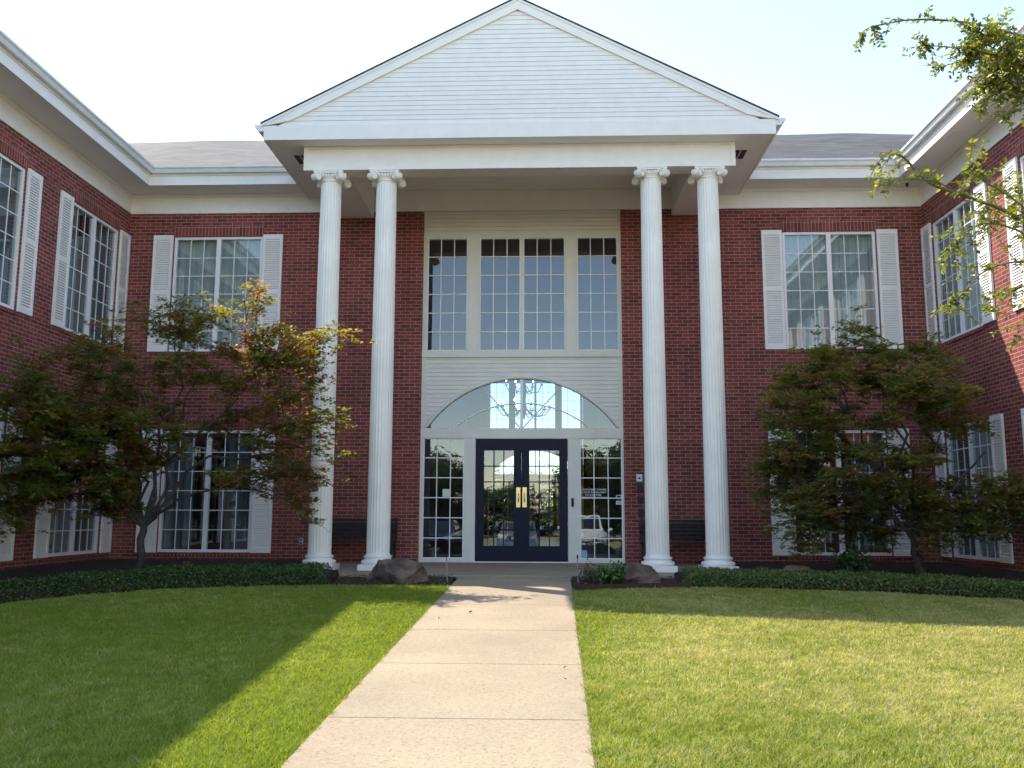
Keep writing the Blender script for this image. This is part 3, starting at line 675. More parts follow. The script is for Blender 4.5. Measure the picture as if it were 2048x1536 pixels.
def star_leaf(n=5):
    T = []
    for i in range(n):
        a = R(-72 + 144 * i / (n - 1)) + math.pi / 2; L_ = (1, .9, .62, .4)[abs(i - n // 2)]; w = .17
        d = Vector((math.cos(a), math.sin(a))); q = Vector((-d.y, d.x))
        T.append([(0, 0, 0), (*(d * L_ * .45 - q * w), .05), (*(d * L_), -.12), (*(d * L_ * .45 + q * w), .05)])
    return T
STAR = star_leaf(); STAR3 = star_leaf(3)
OVAL = [[(0, 0, 0), (.22, .28, .06), (.24, .6, .05), (0, 1, -.06)], [(0, 0, 0), (0, 1, -.06), (-.24, .6, .05), (-.22, .28, .06)]]
OVAL1 = [[(0, 0, 0), (.26, .35, .05), (.2, .72, .03), (0, 1, -.05), (-.2, .72, .03), (-.26, .35, .05)]]
def palette(n, cs, ws, jit=.25):
    cs = np.array(cs); c = cs[rng.choice(len(cs), n, p=np.array(ws) / sum(ws))]; return np.clip(c * (1 + jit * rng.normal(size=(n, 1))), .003, 1)

# ---------------------------------------------------------------- lawn grass
def grass_field():
    cx, cy = .514, -18.108; P = []
    def dens(d): return 3300 if d < 7 else 2600 if d < 9 else 2000
    n = 760000
    x = rng.uniform(-7.2, 7.6, n * 2); y = rng.uniform(-14.6, -4.7, n * 2)
    keep = rng.random(n * 2) < np.where(y < -11, 1, np.where(y < -8.5, .72, .5))
    def edge(poly, xx): a = sorted(poly); return np.interp(xx, [q[0] for q in a], [q[1] for q in a])
    yl = np.where(x < 0, np.interp(x, [q[0] for q in BED_L][::-1], [q[1] for q in BED_L][::-1]), np.interp(x, [q[0] for q in BED_R], [q[1] for q in BED_R]))
    nn = .05 * np.sin(x * 9.1 + np.sin(y * 7)) 
    keep &= (y < yl + .03 + nn * .6) & (np.abs(x + .085 * np.maximum(0, -4 - y) / 9) > HW - .012 + .022 * np.sin(y * 23) * np.sin(y * 7.3))
    d = y - cy; keep &= np.abs(x - cx + .04 * d) < .585 * d + 2.4
    x = x[keep]; y = y[keep]; n = len(x)
    z = np.where(y < -3.2, -.045 * (-3.2 - y), 0) - .032
    # clumpy fields: length, dryness
    def fld(sx, seed, oc=3):      # smooth lattice noise, about -1 .. 1
        r = np.random.default_rng(seed); v = np.zeros(n); amp = 1; tot = 0
        for k in range(oc):
            th = .6 + k * .9; f = sx * 2 ** k; U = (x * np.cos(th) - y * np.sin(th)) * f + 500; V = (x * np.sin(th) + y * np.cos(th)) * f + 500
            G = r.uniform(-1, 1, (256, 256)); i = np.floor(U).astype(int); j = np.floor(V).astype(int); a = U - i; b_ = V - j; a = a * a * (3 - 2 * a); b_ = b_ * b_ * (3 - 2 * b_)
            g_ = lambda p, q: G[p % 256, q % 256]
            v += amp * ((g_(i, j) * (1 - a) + g_(i + 1, j) * a) * (1 - b_) + (g_(i, j + 1) * (1 - a) + g_(i + 1, j + 1) * a) * b_); tot += amp; amp *= .7
        return v / tot * 1.7
    f1 = fld(.45, 1, 4); f2 = fld(2.2, 2, 3); f3 = fld(11., 5, 3)
    ln = (.038 + .005 * f2 + .006 * f3 + .016 * rng.random(n)) * np.where(rng.random(n) < .012, 1.6, 1) * np.where(np.abs(x) < HW + .05, 1.15, 1)
    w = .0021 + .0014 * rng.random(n) + .0006 * np.maximum(0, d[keep] - 6) * .6
    a = rng.uniform(0, 2 * np.pi, n); lean = ln * rng.uniform(.25, 1.05, n)
    ca, sa = np.cos(a), np.sin(a); b = rng.uniform(0, 2 * np.pi, n); cb, sb = np.cos(b), np.sin(b)
    base = np.stack([x, y, z], 1); W_ = np.stack([cb, sb, np.zeros(n)], 1) * w[:, None]; Ld = np.stack([ca, sa, np.zeros(n)], 1)
    up = np.array([0, 0, 1.])
    mid = base + Ld * (lean * .35)[:, None] + up * (ln * .62)[:, None]; tip = base + Ld * lean[:, None] + up * (ln * .95)[:, None]
    V = np.stack([base - W_, base + W_, mid + W_ * .8, mid - W_ * .8, tip], 1).reshape(-1, 3)
    o = np.arange(n)[:, None] * 5
    F = np.concatenate([o + np.array([[0, 1, 2, 3]]), o + np.array([[3, 2, 4]])], 1).ravel(); cnt = np.tile([4, 3], n)
    near = np.exp(-np.maximum(0, np.abs(x) - HW) / .45)      # greener along the walk's edge
    dry = np.clip(.27 + .16 * f1 + .10 * f2 + .13 * f3 + np.where(x > 0, .18, -.10) - .25 * near, 0, .85)
    u = rng.random(n); t = rng.random((n, 1))
    mixd = np.clip((dry - u * .62) * 2.2, 0, 1)[:, None] * (.55 + .45 * rng.random((n, 1)))
    col = (np.array([.140, .215, .018]) * (1 - t) + np.array([.245, .290, .045]) * t) * (1 - mixd) + np.array([.47, .42, .26]) * mixd
    col *= 1.13 * (1 + .12 * f3 + .08 * f1)[:, None] * (.85 + .3 * rng.random((n, 1)))
    tag(np_mesh('lawn_grass', V, F, cnt, M['grass_blade'], None, np.repeat(col, 5, 0)), kind='stuff')
grass_field()

# fallen leaves and bark chips on the beds
def litter():
    pts = []
    while len(pts) < 5200:
        x = random.uniform(-7.6, 7.6); y = random.uniform(-6.6, -3.86)
        poly = BED_L[::-1] if x < 0 else BED_R
        ye = np.interp(x, [q[0] for q in poly], [q[1] for q in poly])
        if abs(x) < .93 or y < ye + .03: continue
        pts.append((x, y, gz(y) + .03 + random.uniform(0, .015)))
    for _ in range(12):
        y = random.uniform(-12.9, -4.2); x = random.choice([random.uniform(-.85, .75), random.uniform(.55, .8), random.uniform(-3.5, 4.5)])
        pts.append((x, y, gz(y) + (.006 if abs(x) < .87 else .022)))
    p = np.array(pts); n = len(p); nr = np.tile([0, 0, 1.], (n, 1)) + rng.normal(size=(n, 3)) * .45
    tag(leaf_cloud('leaf_litter', p, nr, rng.uniform(.02, .055, n), OVAL1, palette(n, [(.12, .06, .035), (.07, .03, .02), (.18, .11, .06), (.15, .045, .03)], [3, 4, 2, 2]), M['litter_leaf']), kind='stuff')
litter()

# ---------------------------------------------------------------- trees
def limb(m, p0, p1, r0, r1, sag=.0, n=7, wob=.05):
    p0 = Vector(p0); p1 = Vector(p1); L_ = (p1 - p0).length; P = []; Rr = []
    for k in range(n + 1):
        t = k / n; q = p0.lerp(p1, t); q += Vector((random.gauss(0, 1), random.gauss(0, 1), random.gauss(0, .6))) * wob * L_ * math.sin(math.pi * t) * .5
        q.z += sag * math.sin(math.pi * t) * L_; P.append(q); Rr.append(r0 + (r1 - r0) * t ** .8)
    m.tube(P, Rr, 7); return P, Rr

def maple(name, base, fork, limbs, pads, label, leafcols, weights, per, lsize):
    root = empty(name, base, 0, label, 'tree'); B = Vector(base)
    tr = MB(); nodes = []; cols = []; LC = np.array(leafcols); WT = np.array(weights) / sum(weights)
    P, _ = limb(tr, (0, 0, -.1), Vector(fork), .072, .056, wob=.08)
    for tgt in limbs:
        P, Rr = limb(tr, Vector(fork) - Vector((0, 0, .05)), Vector(tgt), .034, .011, .10, 9, .10)
        nodes += list(zip(P[2:], Rr[2:]))
    tr.build('trunk', M['bark'], root)
    br = MB(); pos = []; nor = []
    for (x, y, z, r) in pads:
        c = Vector((x, y, z)); q, rq = min(nodes, key=lambda nr: (nr[0] - c).length + (.6 if nr[0].z > c.z + .1 else 0))
        P, Rr = limb(br, q, c, min(.016, rq * .8), .005, .06, 6, .12)
        k = int(7 * r / .45) + 4
        for _ in range(k):
            a = random.uniform(0, 2 * math.pi); rr = r * random.uniform(.45, 1.05); e = c + Vector((math.cos(a) * rr, math.sin(a) * rr, random.gauss(-.02, .15) - .10 * rr))
            s = random.choice(P[2:]); T, _ = limb(br, s, e, .0045, .0018, .05, 4, .12)
            n = int(per * random.uniform(.5, 1.4) * (3.3 if name == 'maple_tree' and x < .1 and B.x < 0 and z < 2.6 else 1))
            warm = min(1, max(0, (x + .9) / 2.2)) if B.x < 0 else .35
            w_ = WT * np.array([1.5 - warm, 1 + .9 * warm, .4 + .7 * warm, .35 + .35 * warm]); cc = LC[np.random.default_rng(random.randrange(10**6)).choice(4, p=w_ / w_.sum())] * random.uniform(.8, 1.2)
            k_ = 0
            while k_ < n:
                t = random.random() ** .6; i = min(3, int(t * 4)); u = T[i].lerp(T[i + 1], t * 4 - i) + Vector((random.gauss(0, .06), random.gauss(0, .06), random.gauss(-.01, .032)))
                tilt = Vector((random.gauss(0, .3), random.gauss(0, .3), 1))
                for _ in range(random.randint(4, 8)):
                    pos.append(u + Vector((random.gauss(0, .042), random.gauss(0, .042), random.gauss(0, .010)))); nor.append(tilt + Vector((random.gauss(0, .35), random.gauss(0, .35), 0))); cols.append(cc * random.uniform(.75, 1.25)); k_ += 1
    br.build('branches', M['bark'], root)
    pos = np.array([tuple(p) for p in pos]); n = len(pos)
    lf = leaf_cloud('crown', pos, np.array(nor), lsize * rng.uniform(.55, 1.4, n), STAR, np.array(cols), M['maple_leaf'], root)
    return root
def at_px(x, y, d):      # helper used only to read off where the crowns stand
    return (.514 + (x - 1098) * d / 1829.6, -18.108 + d, .918 + (1030 - y) * d / 1829.6)
LB = (-5.95, -3.6, gz(-3.6))
def rel(lst, B, dmid, spread, rad):
    out = []
    for i, (x, y, *o) in enumerate(lst):
        d = dmid + (o[0] if o else random.uniform(-spread, spread)); p = Vector(at_px(x, y, d)) - Vector(B)
        if p.x + B[0] < -7.75: p.x = -7.75 - B[0]
        if p.x + B[0] > 7.7: p.x = 7.7 - B[0]
        out.append((p.x, p.y, p.z, rad * random.uniform(.75, 1.2)))
    return out
lp_ = [(470, 592), (555, 645), (410, 625), (335, 600), (300, 650), (250, 625), (195, 660), (130, 690, -.9), (60, 700, -1.3), (610, 680), (655, 668), (370, 665), (430, 690), (520, 715),
      (235, 720), (160, 745, -.7), (80, 770, -1.3), (20, 740, -1.5), (625, 760), (660, 830), (560, 770), (470, 775), (340, 745), (280, 790), (590, 850), (120, 830, -.9), (40, 850, -1.5), (210, 860, -.4), (640, 900), (660, 960),
      (420, 850, .5), (90, 910, -1.2), (190, 930, -.6), (590, 955), (520, 940), (630, 1010), (450, 955, -.3), (140, 880, -1), (20, 950, -1.4), (250, 900, -.3), (320, 880, -.5), (100, 1000, -1.1), (540, 890), (350, 700, -.6), (150, 800, -.5), (230, 780), (30, 820, -1), (490, 660), (560, 700), (600, 730), (400, 740, .4),
      (280, 840, -.8), (70, 960, -1.3), (180, 980, -.9), (240, 960, -.5), (30, 1010, -1.4), (130, 940, -.4), (220, 1000, -.2), (300, 930, .2), (200, 820, .3), (90, 860, -.2), (10, 890, -1.5), (160, 870, .0), (330, 820, .3), (110, 770, -.3), (270, 740, .4), (60, 820, -1.6), (500, 830, .5), (560, 910, .3)]
lp = [(x, y, *(o or ((-.55,) if x > 450 else ()))) for x, y, *o in lp_]
pads = rel(lp, LB, 14.35, .75, .46) + rel([(x + random.uniform(-38, 38), y + random.uniform(-26, 22), *o) for x, y, *o in lp], LB, 14.35, .8, .36)
limbsL = [(-.75, .25, 2.7), (-1.45, -.9, 2.3), (.55, .2, 2.9), (1.9, -.2, 2.15), (.1, -.8, 3.1), (1.6, .1, 3.1), (-1.1, .5, 3.3), (1.5, -.5, 1.35), (-1.5, -1.3, 1.5), (.4, .2, 3.8)]
maple('maple_tree', LB, (.06, -.05, .78), limbsL, pads, 'spreading maple with rusty and golden sunlit leaves in front of the shaded wing', [(.130, .162, .040), (.210, .188, .052), (.245, .130, .062), (.200, .080, .058)], [5, 4, 2.2, 1.1], 30, .046)
RB = (6.35, -3.35, gz(-3.35))
rp = [(1760, 1010, .2), (1800, 1040, .1), (1840, 1010, -.3), (1820, 960, -.2), (1700, 970, .2), (1600, 930, .1), (1660, 1060, .2), (1740, 1060, .1), (1570, 1000, -.2), (1900, 1040, -.5), (1780, 930, .4), (1620, 980, -.4), (1540, 940, .2), (1700, 675), (1655, 705), (1745, 700), (1600, 770), (1850, 700), (1885, 720), (1800, 715), (1570, 750, .2), (1690, 745), (1640, 780), (1780, 765), (1860, 770), (1910, 790), (1560, 815), (1530, 850), (1610, 835), (1690, 820), (1760, 840), (1830, 830), (1900, 850), (1935, 830),
      (1510, 895), (1570, 905), (1640, 890), (1710, 900), (1500, 930), (1780, 890), (1850, 900), (1590, 960), (1530, 985), (1480, 960), (1650, 955), (1720, 1000), (1770, 985), (1840, 985), (1900, 980), (1960, 965, -.6), (2020, 960, -1), (1990, 990, -.8), (1930, 1010, -.5), (1870, 1030, -.4), (1560, 1040, -.3), (1600, 1010), (1640, 1030), (1580, 1080, -.3), (1990, 1030, -.8), (1880, 1075, -.6), (1720, 770, .5), (1800, 790, .6), (1670, 860, -.5), (1620, 720), (1830, 760, -.4), (1740, 950, -.5), (1950, 1060, -.7), (2030, 1010, -1.1), (1690, 1020, .3)]
rp = [(max(x, 1528 + (x % 7) * 5), *o) for x, *o in rp]
padsR = rel(rp, RB, 14.75, .6, .38) + rel([(x + random.uniform(-34, 34), y + random.uniform(-20, 24), *o) for x, y, *o in rp], RB, 14.7, .75, .32)
limbsR = [(-1.0, .1, 2.6), (-.4, .3, 3.1), (.35, .2, 2.9), (-1.6, -.2, 1.9), (.8, -.6, 1.9), (-.9, -.5, 1.2), (.2, -.5, 2.2), (-.1, .2, 3.7), (1.1, -1.0, 1.3)]
maple('maple_tree', RB, (-.12, -.05, .55), limbsR, padsR, 'compact layered dark green maple in shade by the wall corner, above the ivy bed', [(.150, .178, .055), (.210, .198, .066), (.245, .150, .082), (.115, .148, .050)], [5, 3.4, 1.8, 2], 52, .046)

# foreground tree whose branches reach in at the upper right
def myrtle():
    B = Vector((5.7, -11.5, gz(-11.5))); root = empty('crape_myrtle_tree', B, 0, 'nearest tree with small glossy yellow-green leaves reaching in over the wing roof', 'tree')
    tr = MB(); ends = []
    for tx, ty, tz, r in ((-.5, .3, 4.2, .07), (.2, -.3, 4.6, .075), (.7, .4, 4.0, .06)):
        P, Rr = limb(tr, (tx * .12, ty * .12, -.1), (tx, ty, tz), r, .03, .0, 8, .06); ends.append(P)
    tr.build('trunk', M['pale_bark'], root)
    br = MB(); pos = []; nor = []; roll = []
    def spray(P, dens=34, ln=.050):
        dens *= 1.7; L_ = sum((b - a).length for a, b in zip(P, P[1:])); n = max(3, int(L_ * dens))
        for k in range(n):
            t = (k + random.random()) / n * (len(P) - 1); i = min(len(P) - 2, int(t)); q = P[i].lerp(P[i + 1], t - i); d = (P[i + 1] - P[i]).normalized()
            sd = d.cross(Vector((random.gauss(0, .35), random.gauss(0, .35), 1))).normalized() * (1 if k % 2 else -1)
            axis = (sd * 1.0 + d * .55 + Vector((0, 0, random.gauss(-.1, .25)))).normalized(); nn = axis.cross(d); nn = nn if nn.z > 0 else -nn
            nn = (nn + Vector((random.gauss(0, .4), random.gauss(0, .4), random.gauss(0, .3)))).normalized()
            pos.append(q); nor.append(nn); roll.append(axis)
    def branch(pts, r0=.014, tw=26, tl=.34, twl=.5):
        pts = [Vector(at_px(*p)) - B for p in pts]; P = []
        for a, b, c, d in zip([pts[0]] + pts, pts, pts[1:], pts[2:] + [pts[-1]]):
            for k in range(5):
                t = k / 5; P.append(.5 * ((2 * b) + (-a + c) * t + (2 * a - 5 * b + 4 * c - d) * t * t + (-a + 3 * b - 3 * c + d) * t ** 3))
        P.append(pts[-1]); n = len(P); br.tube(P, [r0 * (1 - .85 * k / n) + .0012 for k in range(n)], 6)
        spray(P[n // 3:], 30)
        for _ in range(int(tw * 1.35)):
            i = random.randint(int(n * .12), n - 2); d = (P[i + 1] - P[i]).normalized()
            v = (d * .5 + Vector((random.gauss(0, 1), random.gauss(0, 1), random.gauss(0, .9))) * .75).normalized(); L_ = tl * random.uniform(.35, 1.1)
            T = [P[i] + v * L_ * k / 4 + Vector((0, 0, -.10 * L_ * (k / 4) ** 2)) for k in range(5)]; br.tube(T, [.0035, .003, .0025, .002, .0012], 5); spray(T, 42)
    # lower branch: from the trunk out of frame to the tip at the eaves
    branch([(2290, 560, 6.9), (2150, 500, 6.9), (2040, 420, 6.8), (1960, 385, 6.75), (1880, 352, 6.7), (1835, 300, 6.7), (1810, 289, 6.65), (1782, 305, 6.6), (1762, 340, 6.6)], .016, 12, .22)
    branch([(1960, 385, 6.75), (1890, 350, 6.6), (1820, 345, 6.5), (1775, 360, 6.5), (1762, 378, 6.5)], .005, 8, .2)
    branch([(2150, 500, 6.9), (2060, 400, 6.6), (1990, 350, 6.5), (1960, 320, 6.45)], .008, 16, .28)
    branch([(2150, 520, 6.9), (2060, 460, 6.7), (1990, 440, 6.6), (1930, 470, 6.55), (1905, 500, 6.55)], .008, 18, .26)
    branch([(2150, 540, 6.9), (2060, 520, 6.7), (1980, 540, 6.6), (1930, 590, 6.6), (1900, 610, 6.6)], .008, 18, .22)
    branch([(2150, 560, 6.9), (2060, 570, 6.9), (2000, 590, 6.8), (1965, 630, 6.8)], .006, 10, .2); branch([(2150, 580, 6.9), (2090, 610, 6.9), (2045, 650, 6.9), (2030, 690, 6.9)], .006, 8, .2)
    branch([(2150, 480, 7.0), (2070, 420, 7.1), (2010, 410, 7.2), (1950, 420, 7.2)], .007, 18, .26)
    # upper mass
    branch([(2300, 200, 7.2), (2200, 100, 7.1), (2100, 40, 7.0), (1990, 5, 6.9), (1880, -6, 6.85), (1810, 3, 6.8), (1772, 14, 6.8), (1756, 42, 6.8)], .012, 12, .16)
    branch([(2200, 120, 7.1), (2080, 90, 7.0), (1990, 65, 6.9), (1920, 55, 6.9), (1884, 52, 6.9)], .009, 20, .24)
    branch([(2200, 130, 7.1), (2080, 100, 7.2), (2000, 85, 7.2), (1940, 95, 7.2), (1908, 108, 7.2)], .008, 16, .2)
    branch([(2200, 150, 7.1), (2110, 120, 7.2), (2040, 100, 7.3), (1980, 30, 7.3)], .008, 34, .3)
    branch([(2200, 160, 7.1), (2110, 110, 6.9), (2050, 60, 6.8), (2000, 20, 6.8)], .008, 30, .3)
    branch([(2200, 180, 7.1), (2110, 150, 7.0), (2050, 150, 7.0), (2010, 175, 7.0), (1990, 205, 7.0)], .008, 26, .24)
    branch([(2200, 160, 7.0), (2120, 110, 7.0), (2060, 90, 7.1), (2030, 110, 7.1), (2000, 150, 7.1)], .007, 34, .26)
    branch([(2200, 100, 7.0), (2120, 60, 6.95), (2050, 40, 6.9), (2005, 50, 6.9), (1975, 80, 6.9)], .007, 34, .26); branch([(2200, 190, 7.0), (2110, 170, 7.1), (2050, 140, 7.1), (2020, 110, 7.15)], .007, 34, .26)
    branch([(2200, 200, 7.0), (2130, 190, 7.0), (2070, 200, 7.0), (2040, 220, 7.0)], .006, 14, .2); branch([(2200, 140, 7.2), (2100, 60, 7.3), (2040, 30, 7.3)], .008, 30, .3)
    # the rest of the crown, out of frame
    for k in range(26):
        P = random.choice(ends); s = P[random.randint(5, 8)]; e = s + Vector((random.uniform(-.2, 1.6), random.gauss(0, .9), random.uniform(.1, 1.1)))
        T, _ = limb(br, s, e, .014, .003, .08, 6, .1); spray(T, 30)
        for _ in range(12):
            i = random.randint(2, 5); v = Vector((random.gauss(0, 1), random.gauss(0, 1), random.gauss(.1, .7))).normalized() * random.uniform(.15, .45)
            spray([T[i] + v * q / 3 for q in range(4)], 36)
    for tgt in ((2290, 560, 6.9), (2300, 200, 7.2)):
        c = Vector(at_px(*tgt)) - B; q = min((p for P in ends for p in P), key=lambda p: (p - c).length + abs(p.z - c.z + .5)); limb(br, q, c, .022, .014, .05, 5, .05)
    for x, y, d in ((2150, 500, 6.9), (2200, 150, 7.1)):
        c = Vector(at_px(x, y, d)) - B; s = Vector(at_px(2290, 560, 6.9) if y > 300 else at_px(2300, 200, 7.2)) - B; limb(br, s, c, .014, .009, .02, 4, .03)
    br.build('branches', M['pale_bark'], root)
    pos_ = np.array([tuple(p) for p in pos]); n = len(pos_); nr = np.array([tuple(p) for p in nor]); ax = np.array([tuple(p) for p in roll])
    # leaf y axis = b = n x t ; t = n x a  ->  choose a so that b runs along the axis
    leaf_cloud('crown', pos_, nr, rng.uniform(.028, .054, n), OVAL, palette(n, [(.115, .150, .026), (.175, .195, .040), (.075, .105, .024), (.21, .19, .04)], [4, 3, 3, .7], .22), M['myrtle_leaf'], root, roll=-ax)
myrtle()

# ---------------------------------------------------------------- low hedges
def hedge(poly, wid, h, n, label, cols, ends=(0, 1), lsz=.034):
    pts = []
    for (x0, y0), (x1, y1) in zip(poly, poly[1:]):
        for k in range(8): pts.append((x0 + (x1 - x0) * k / 8, y0 + (y1 - y0) * k / 8))
    pts.append(poly[-1]); Lc = len(pts); root = empty('hedge', (pts[0][0], pts[0][1], gz(pts[0][1])), 0, label, 'hedge'); B = Vector(root.location)
    core = MB(); rows = []
    for i, (x, y) in enumerate(pts):
        e = min(1, min(i, Lc - 1 - i) / 4 + .35); z = gz(y); hh = h * .82 * (.75 + .25 * e); row = []
        for u, v in ((.04, 0), (.03, .6), (.14, .95), (.5, 1), (.86, .95), (.97, .6), (.96, 0)):
            row.append(Vector((x, y + wid * u, z + hh * v + (.02 * noise.noise((x * 4, y * 4, u * 3)) if v else -.03))) - B)
        rows.append(row)
    for a, b in zip(rows, rows[1:]): core.add(a + b, [(k, k + 1, 7 + k + 1, 7 + k) for k in range(6)], True)
    core.add(rows[0], [tuple(range(7))]); core.add(rows[-1], [tuple(range(7))])
    core.build('twigs', M['mulch'], root)
    P = []; N_ = []
    for _ in range(n):
        s = random.random() * (Lc - 1); i = min(Lc - 2, int(s)); t = s - i; x = pts[i][0] + (pts[i + 1][0] - pts[i][0]) * t; y = pts[i][1] + (pts[i + 1][1] - pts[i][1]) * t
        q = random.random(); bump = .035 * noise.noise((x * 2.6, y * 2.6, 3)) + .02 * noise.noise((x * 9, y * 9, 1)); ee = min(1, min(s, Lc - 1 - s) / 3 + .4)
        if q < .42: u = random.gauss(0, .025) + .02; v = random.random() ** .8; nn = (0, -1, .4)
        else: u = random.random(); v = 1 + random.gauss(0, .07); nn = (0, -.1, 1)
        P.append(Vector((x, y + wid * u - bump * .8 * (q < .42), gz(y) + h * ee * v * (.9 if u > .08 else .93) + bump)) - B); N_.append(Vector(nn) + Vector((random.gauss(0, .55), random.gauss(0, .55), random.gauss(0, .45))))
    P = np.array([tuple(p) for p in P]); N_ = np.array([tuple(p) for p in N_])
    leaf_cloud('foliage', P, N_, rng.uniform(lsz * .6, lsz * 1.25, n), OVAL1, palette(n, *cols), M['hedge_leaf'], root)
hedge([(-2.62, -4.92), (-3.4, -5.0), (-4.2, -5.2), (-4.9, -5.5), (-5.6, -6.1), (-6.1, -6.8), (-6.4, -8.2)][::-1], .75, .27, 21000, 'low clipped dark green hedge ending beside the larger boulder', ([(.045, .090, .018), (.08, .135, .024), (.025, .055, .014)], [4, 2, 3]))
hedge([(2.45, -4.72), (3.1, -4.84), (4.0, -4.98), (5.2, -5.30), (6.3, -5.78), (7.0, -6.8), (7.2, -8.5)], 1.05, .21, 30000, 'low bank of glossy ivy starting at the foot of the outermost column', ([(.080, .135, .030), (.130, .180, .045), (.045, .080, .020), (.15, .16, .05)], [4, 2.5, 3, 1]))

def shrub(name, base, r, h, n, label, cols, lsz, tmpl=OVAL, up=.6):
    root = empty(name, base, 0, label, 'shrub'); st = MB(); P = []; N_ = []
    for k in range(18):
        a = random.uniform(0, 6.28); rr = r * random.uniform(.2, 1); e = Vector((math.cos(a) * rr, math.sin(a) * rr, h * random.uniform(.45, 1) * (1.1 - .4 * rr / r)))
        T, _ = limb(st, (0, 0, -.02), e, .006, .002, .15, 5, .1)
        for _ in range(n // 18):
            t = random.uniform(.25, 1) * 5; i = min(4, int(t)); q = T[i].lerp(T[i + 1], t - i); P.append(q + Vector((random.gauss(0, .035), random.gauss(0, .035), random.gauss(0, .03)))); N_.append((random.gauss(0, .7), random.gauss(-.3, .7), up))
    st.build('stems', M['bark'], root); P = np.array([tuple(p) for p in P]); n = len(P)
    leaf_cloud('foliage', P, np.array(N_), rng.uniform(lsz * .6, lsz * 1.2, n), tmpl, palette(n, *cols), M['hedge_leaf'], root); return root
shrub('shrub', (1.42, -4.72, gz(-4.72)), .30, .33, 620, 'small bright green leafy shrub growing against the smaller pair of boulders', ([(.06, .13, .025), (.08, .16, .04), (.04, .08, .02)], [3, 2, 2]), .065)
shrub('shrub', (1.14, -4.66, gz(-4.66)), .24, .36, 170, 'sparse wispy shrub with thin arching stems at the walkway edge', ([(.06, .09, .03), (.10, .10, .04)], [2, 1]), .05)
shrub('shrub', (5.15, -3.6, gz(-3.6)), .36, .50, 420, 'broad-leaved dark shrub standing behind the ivy beneath the compact maple', ([(.035, .075, .025), (.05, .10, .03)], [2, 1]), .10)
shrub('shrub', (-5.05, -4.05, gz(-4.05)), .20, .26, 160, 'small orange leaf clump standing in for a sun fleck under the spreading maple', ([(.38, .12, .025), (.28, .08, .02), (.2, .1, .03)], [3, 2, 1]), .06)  # added clump: its orange leaf colour imitates a fleck of sunlight on the mulch

# ---------------------------------------------------------------- boulders
def boulder(base, dims, seed, label, m='rock_skin', rot=0, flat=.0):
    bm = bmesh.new(); bmesh.ops.create_icosphere(bm, subdivisions=5, radius=1)
    off = Vector((seed * 7.3, seed * 3.1, seed))
    rr_ = random.Random(seed); cuts = []
    for _ in range(13):
        q = Vector((rr_.gauss(0, 1), rr_.gauss(0, 1), rr_.gauss(.25, .8))).normalized(); cuts.append((q, rr_.uniform(.55, .86)))
    for v in bm.verts:
        d = v.co.normalized(); p = d * 1.05
        for q, h in cuts:
            e = p.dot(q) - h
            if e > 0: p = p - q * e
        p = p * (1 + .16 * noise.noise(d * 1.6 + off) + .07 * noise.noise(d * 4.5 + off) + .05 * noise.noise(d * 10 + off) + .035 * noise.noise(d * 24 + off) + .02 * noise.noise(d * 50 + off))
        p.z = max(p.z, -.35)
        v.co = Vector((p.x * dims[0], p.y * dims[1], (p.z + .30) * dims[2]))
    me = bpy.data.meshes.new('boulder'); bmesh.ops.smooth_vert(bm, verts=bm.verts, factor=.1, use_axis_x=True, use_axis_y=True, use_axis_z=True); bm.to_mesh(me); bm.free(); me.materials.append(M[m])
    o = bpy.data.objects.new('boulder', me); C.objects.link(o); o.location = base; o.rotation_euler = (0, 0, rot); me.polygons.foreach_set('use_smooth', [True] * len(me.polygons))
    return tag(o, label, 'boulder')
boulder((-1.66, -4.42, gz(-4.4) - .03), (.50, .38, .36), 3.2, 'large craggy brown boulder on the mulch before the inner column, beside the hedge')
boulder((1.75, -4.40, gz(-4.4) - .02), (.36, .28, .27), 5.7, 'rounded dark boulder half hidden behind the bright shrub')
boulder((1.95, -4.72, gz(-4.7) - .02), (.19, .15, .13), 8.4, 'smallest dark rock tucked in front of the rounded boulder by the plinth')
boulder((4.35, -3.55, gz(-3.5) - .02), (.34, .22, .14), 2.1, 'flat tan-brown rock lying behind the ivy bank', 'flat_rock')

# edging strip
m = MB(); pl = []
ep = BED_R[:4] + [(2.6, -4.9)]
for (x0, y0), (x1, y1) in zip(ep, ep[1:]):
    for k in range(5): pl.append((x0 + (x1 - x0) * k / 5, y0 + (y1 - y0) * k / 5 - .02))
for (x0, y0), (x1, y1) in zip(pl, pl[1:]):
    za, zb = gz(y0), gz(y1)
    m.add([(x0, y0, za - .05), (x1, y1, zb - .05), (x1, y1, zb + .065), (x0, y0, za + .065), (x0, y0 + .012, za - .05), (x1, y1 + .012, zb - .05), (x1, y1 + .012, zb + .065), (x0, y0 + .012, za + .065)], [(0, 1, 2, 3), (7, 6, 5, 4), (3, 2, 6, 7)])
tag(m.build('bed_edging', M['edging_metal']), 'curved dark red edging strip between the lawn and the mulch bed', 'garden edging')

# stakes
for x, y, lab in ((-.945, -4.55, 'thin metal stake with black tip beside the large craggy boulder'), (.955, -4.62, 'thin metal stake with black tip beside the wispy shrub')):
    r = empty('garden_stake', (x, y, gz(y)), 0, lab, 'stake', 'stakes flanking the walkway')
    t = -.02 if x < 0 else -.012
    MB().tube([(0, 0, -.1), (t, 0, .36)], .008, 8).build('rod', M['steel_rod'], r)
    MB().tube([(t, 0, .361), (t, 0, .375), (t, 0, .40), (t, 0, .42)], [.009, .013, .013, .004], 10).build('cap', M['black_metal'], r)

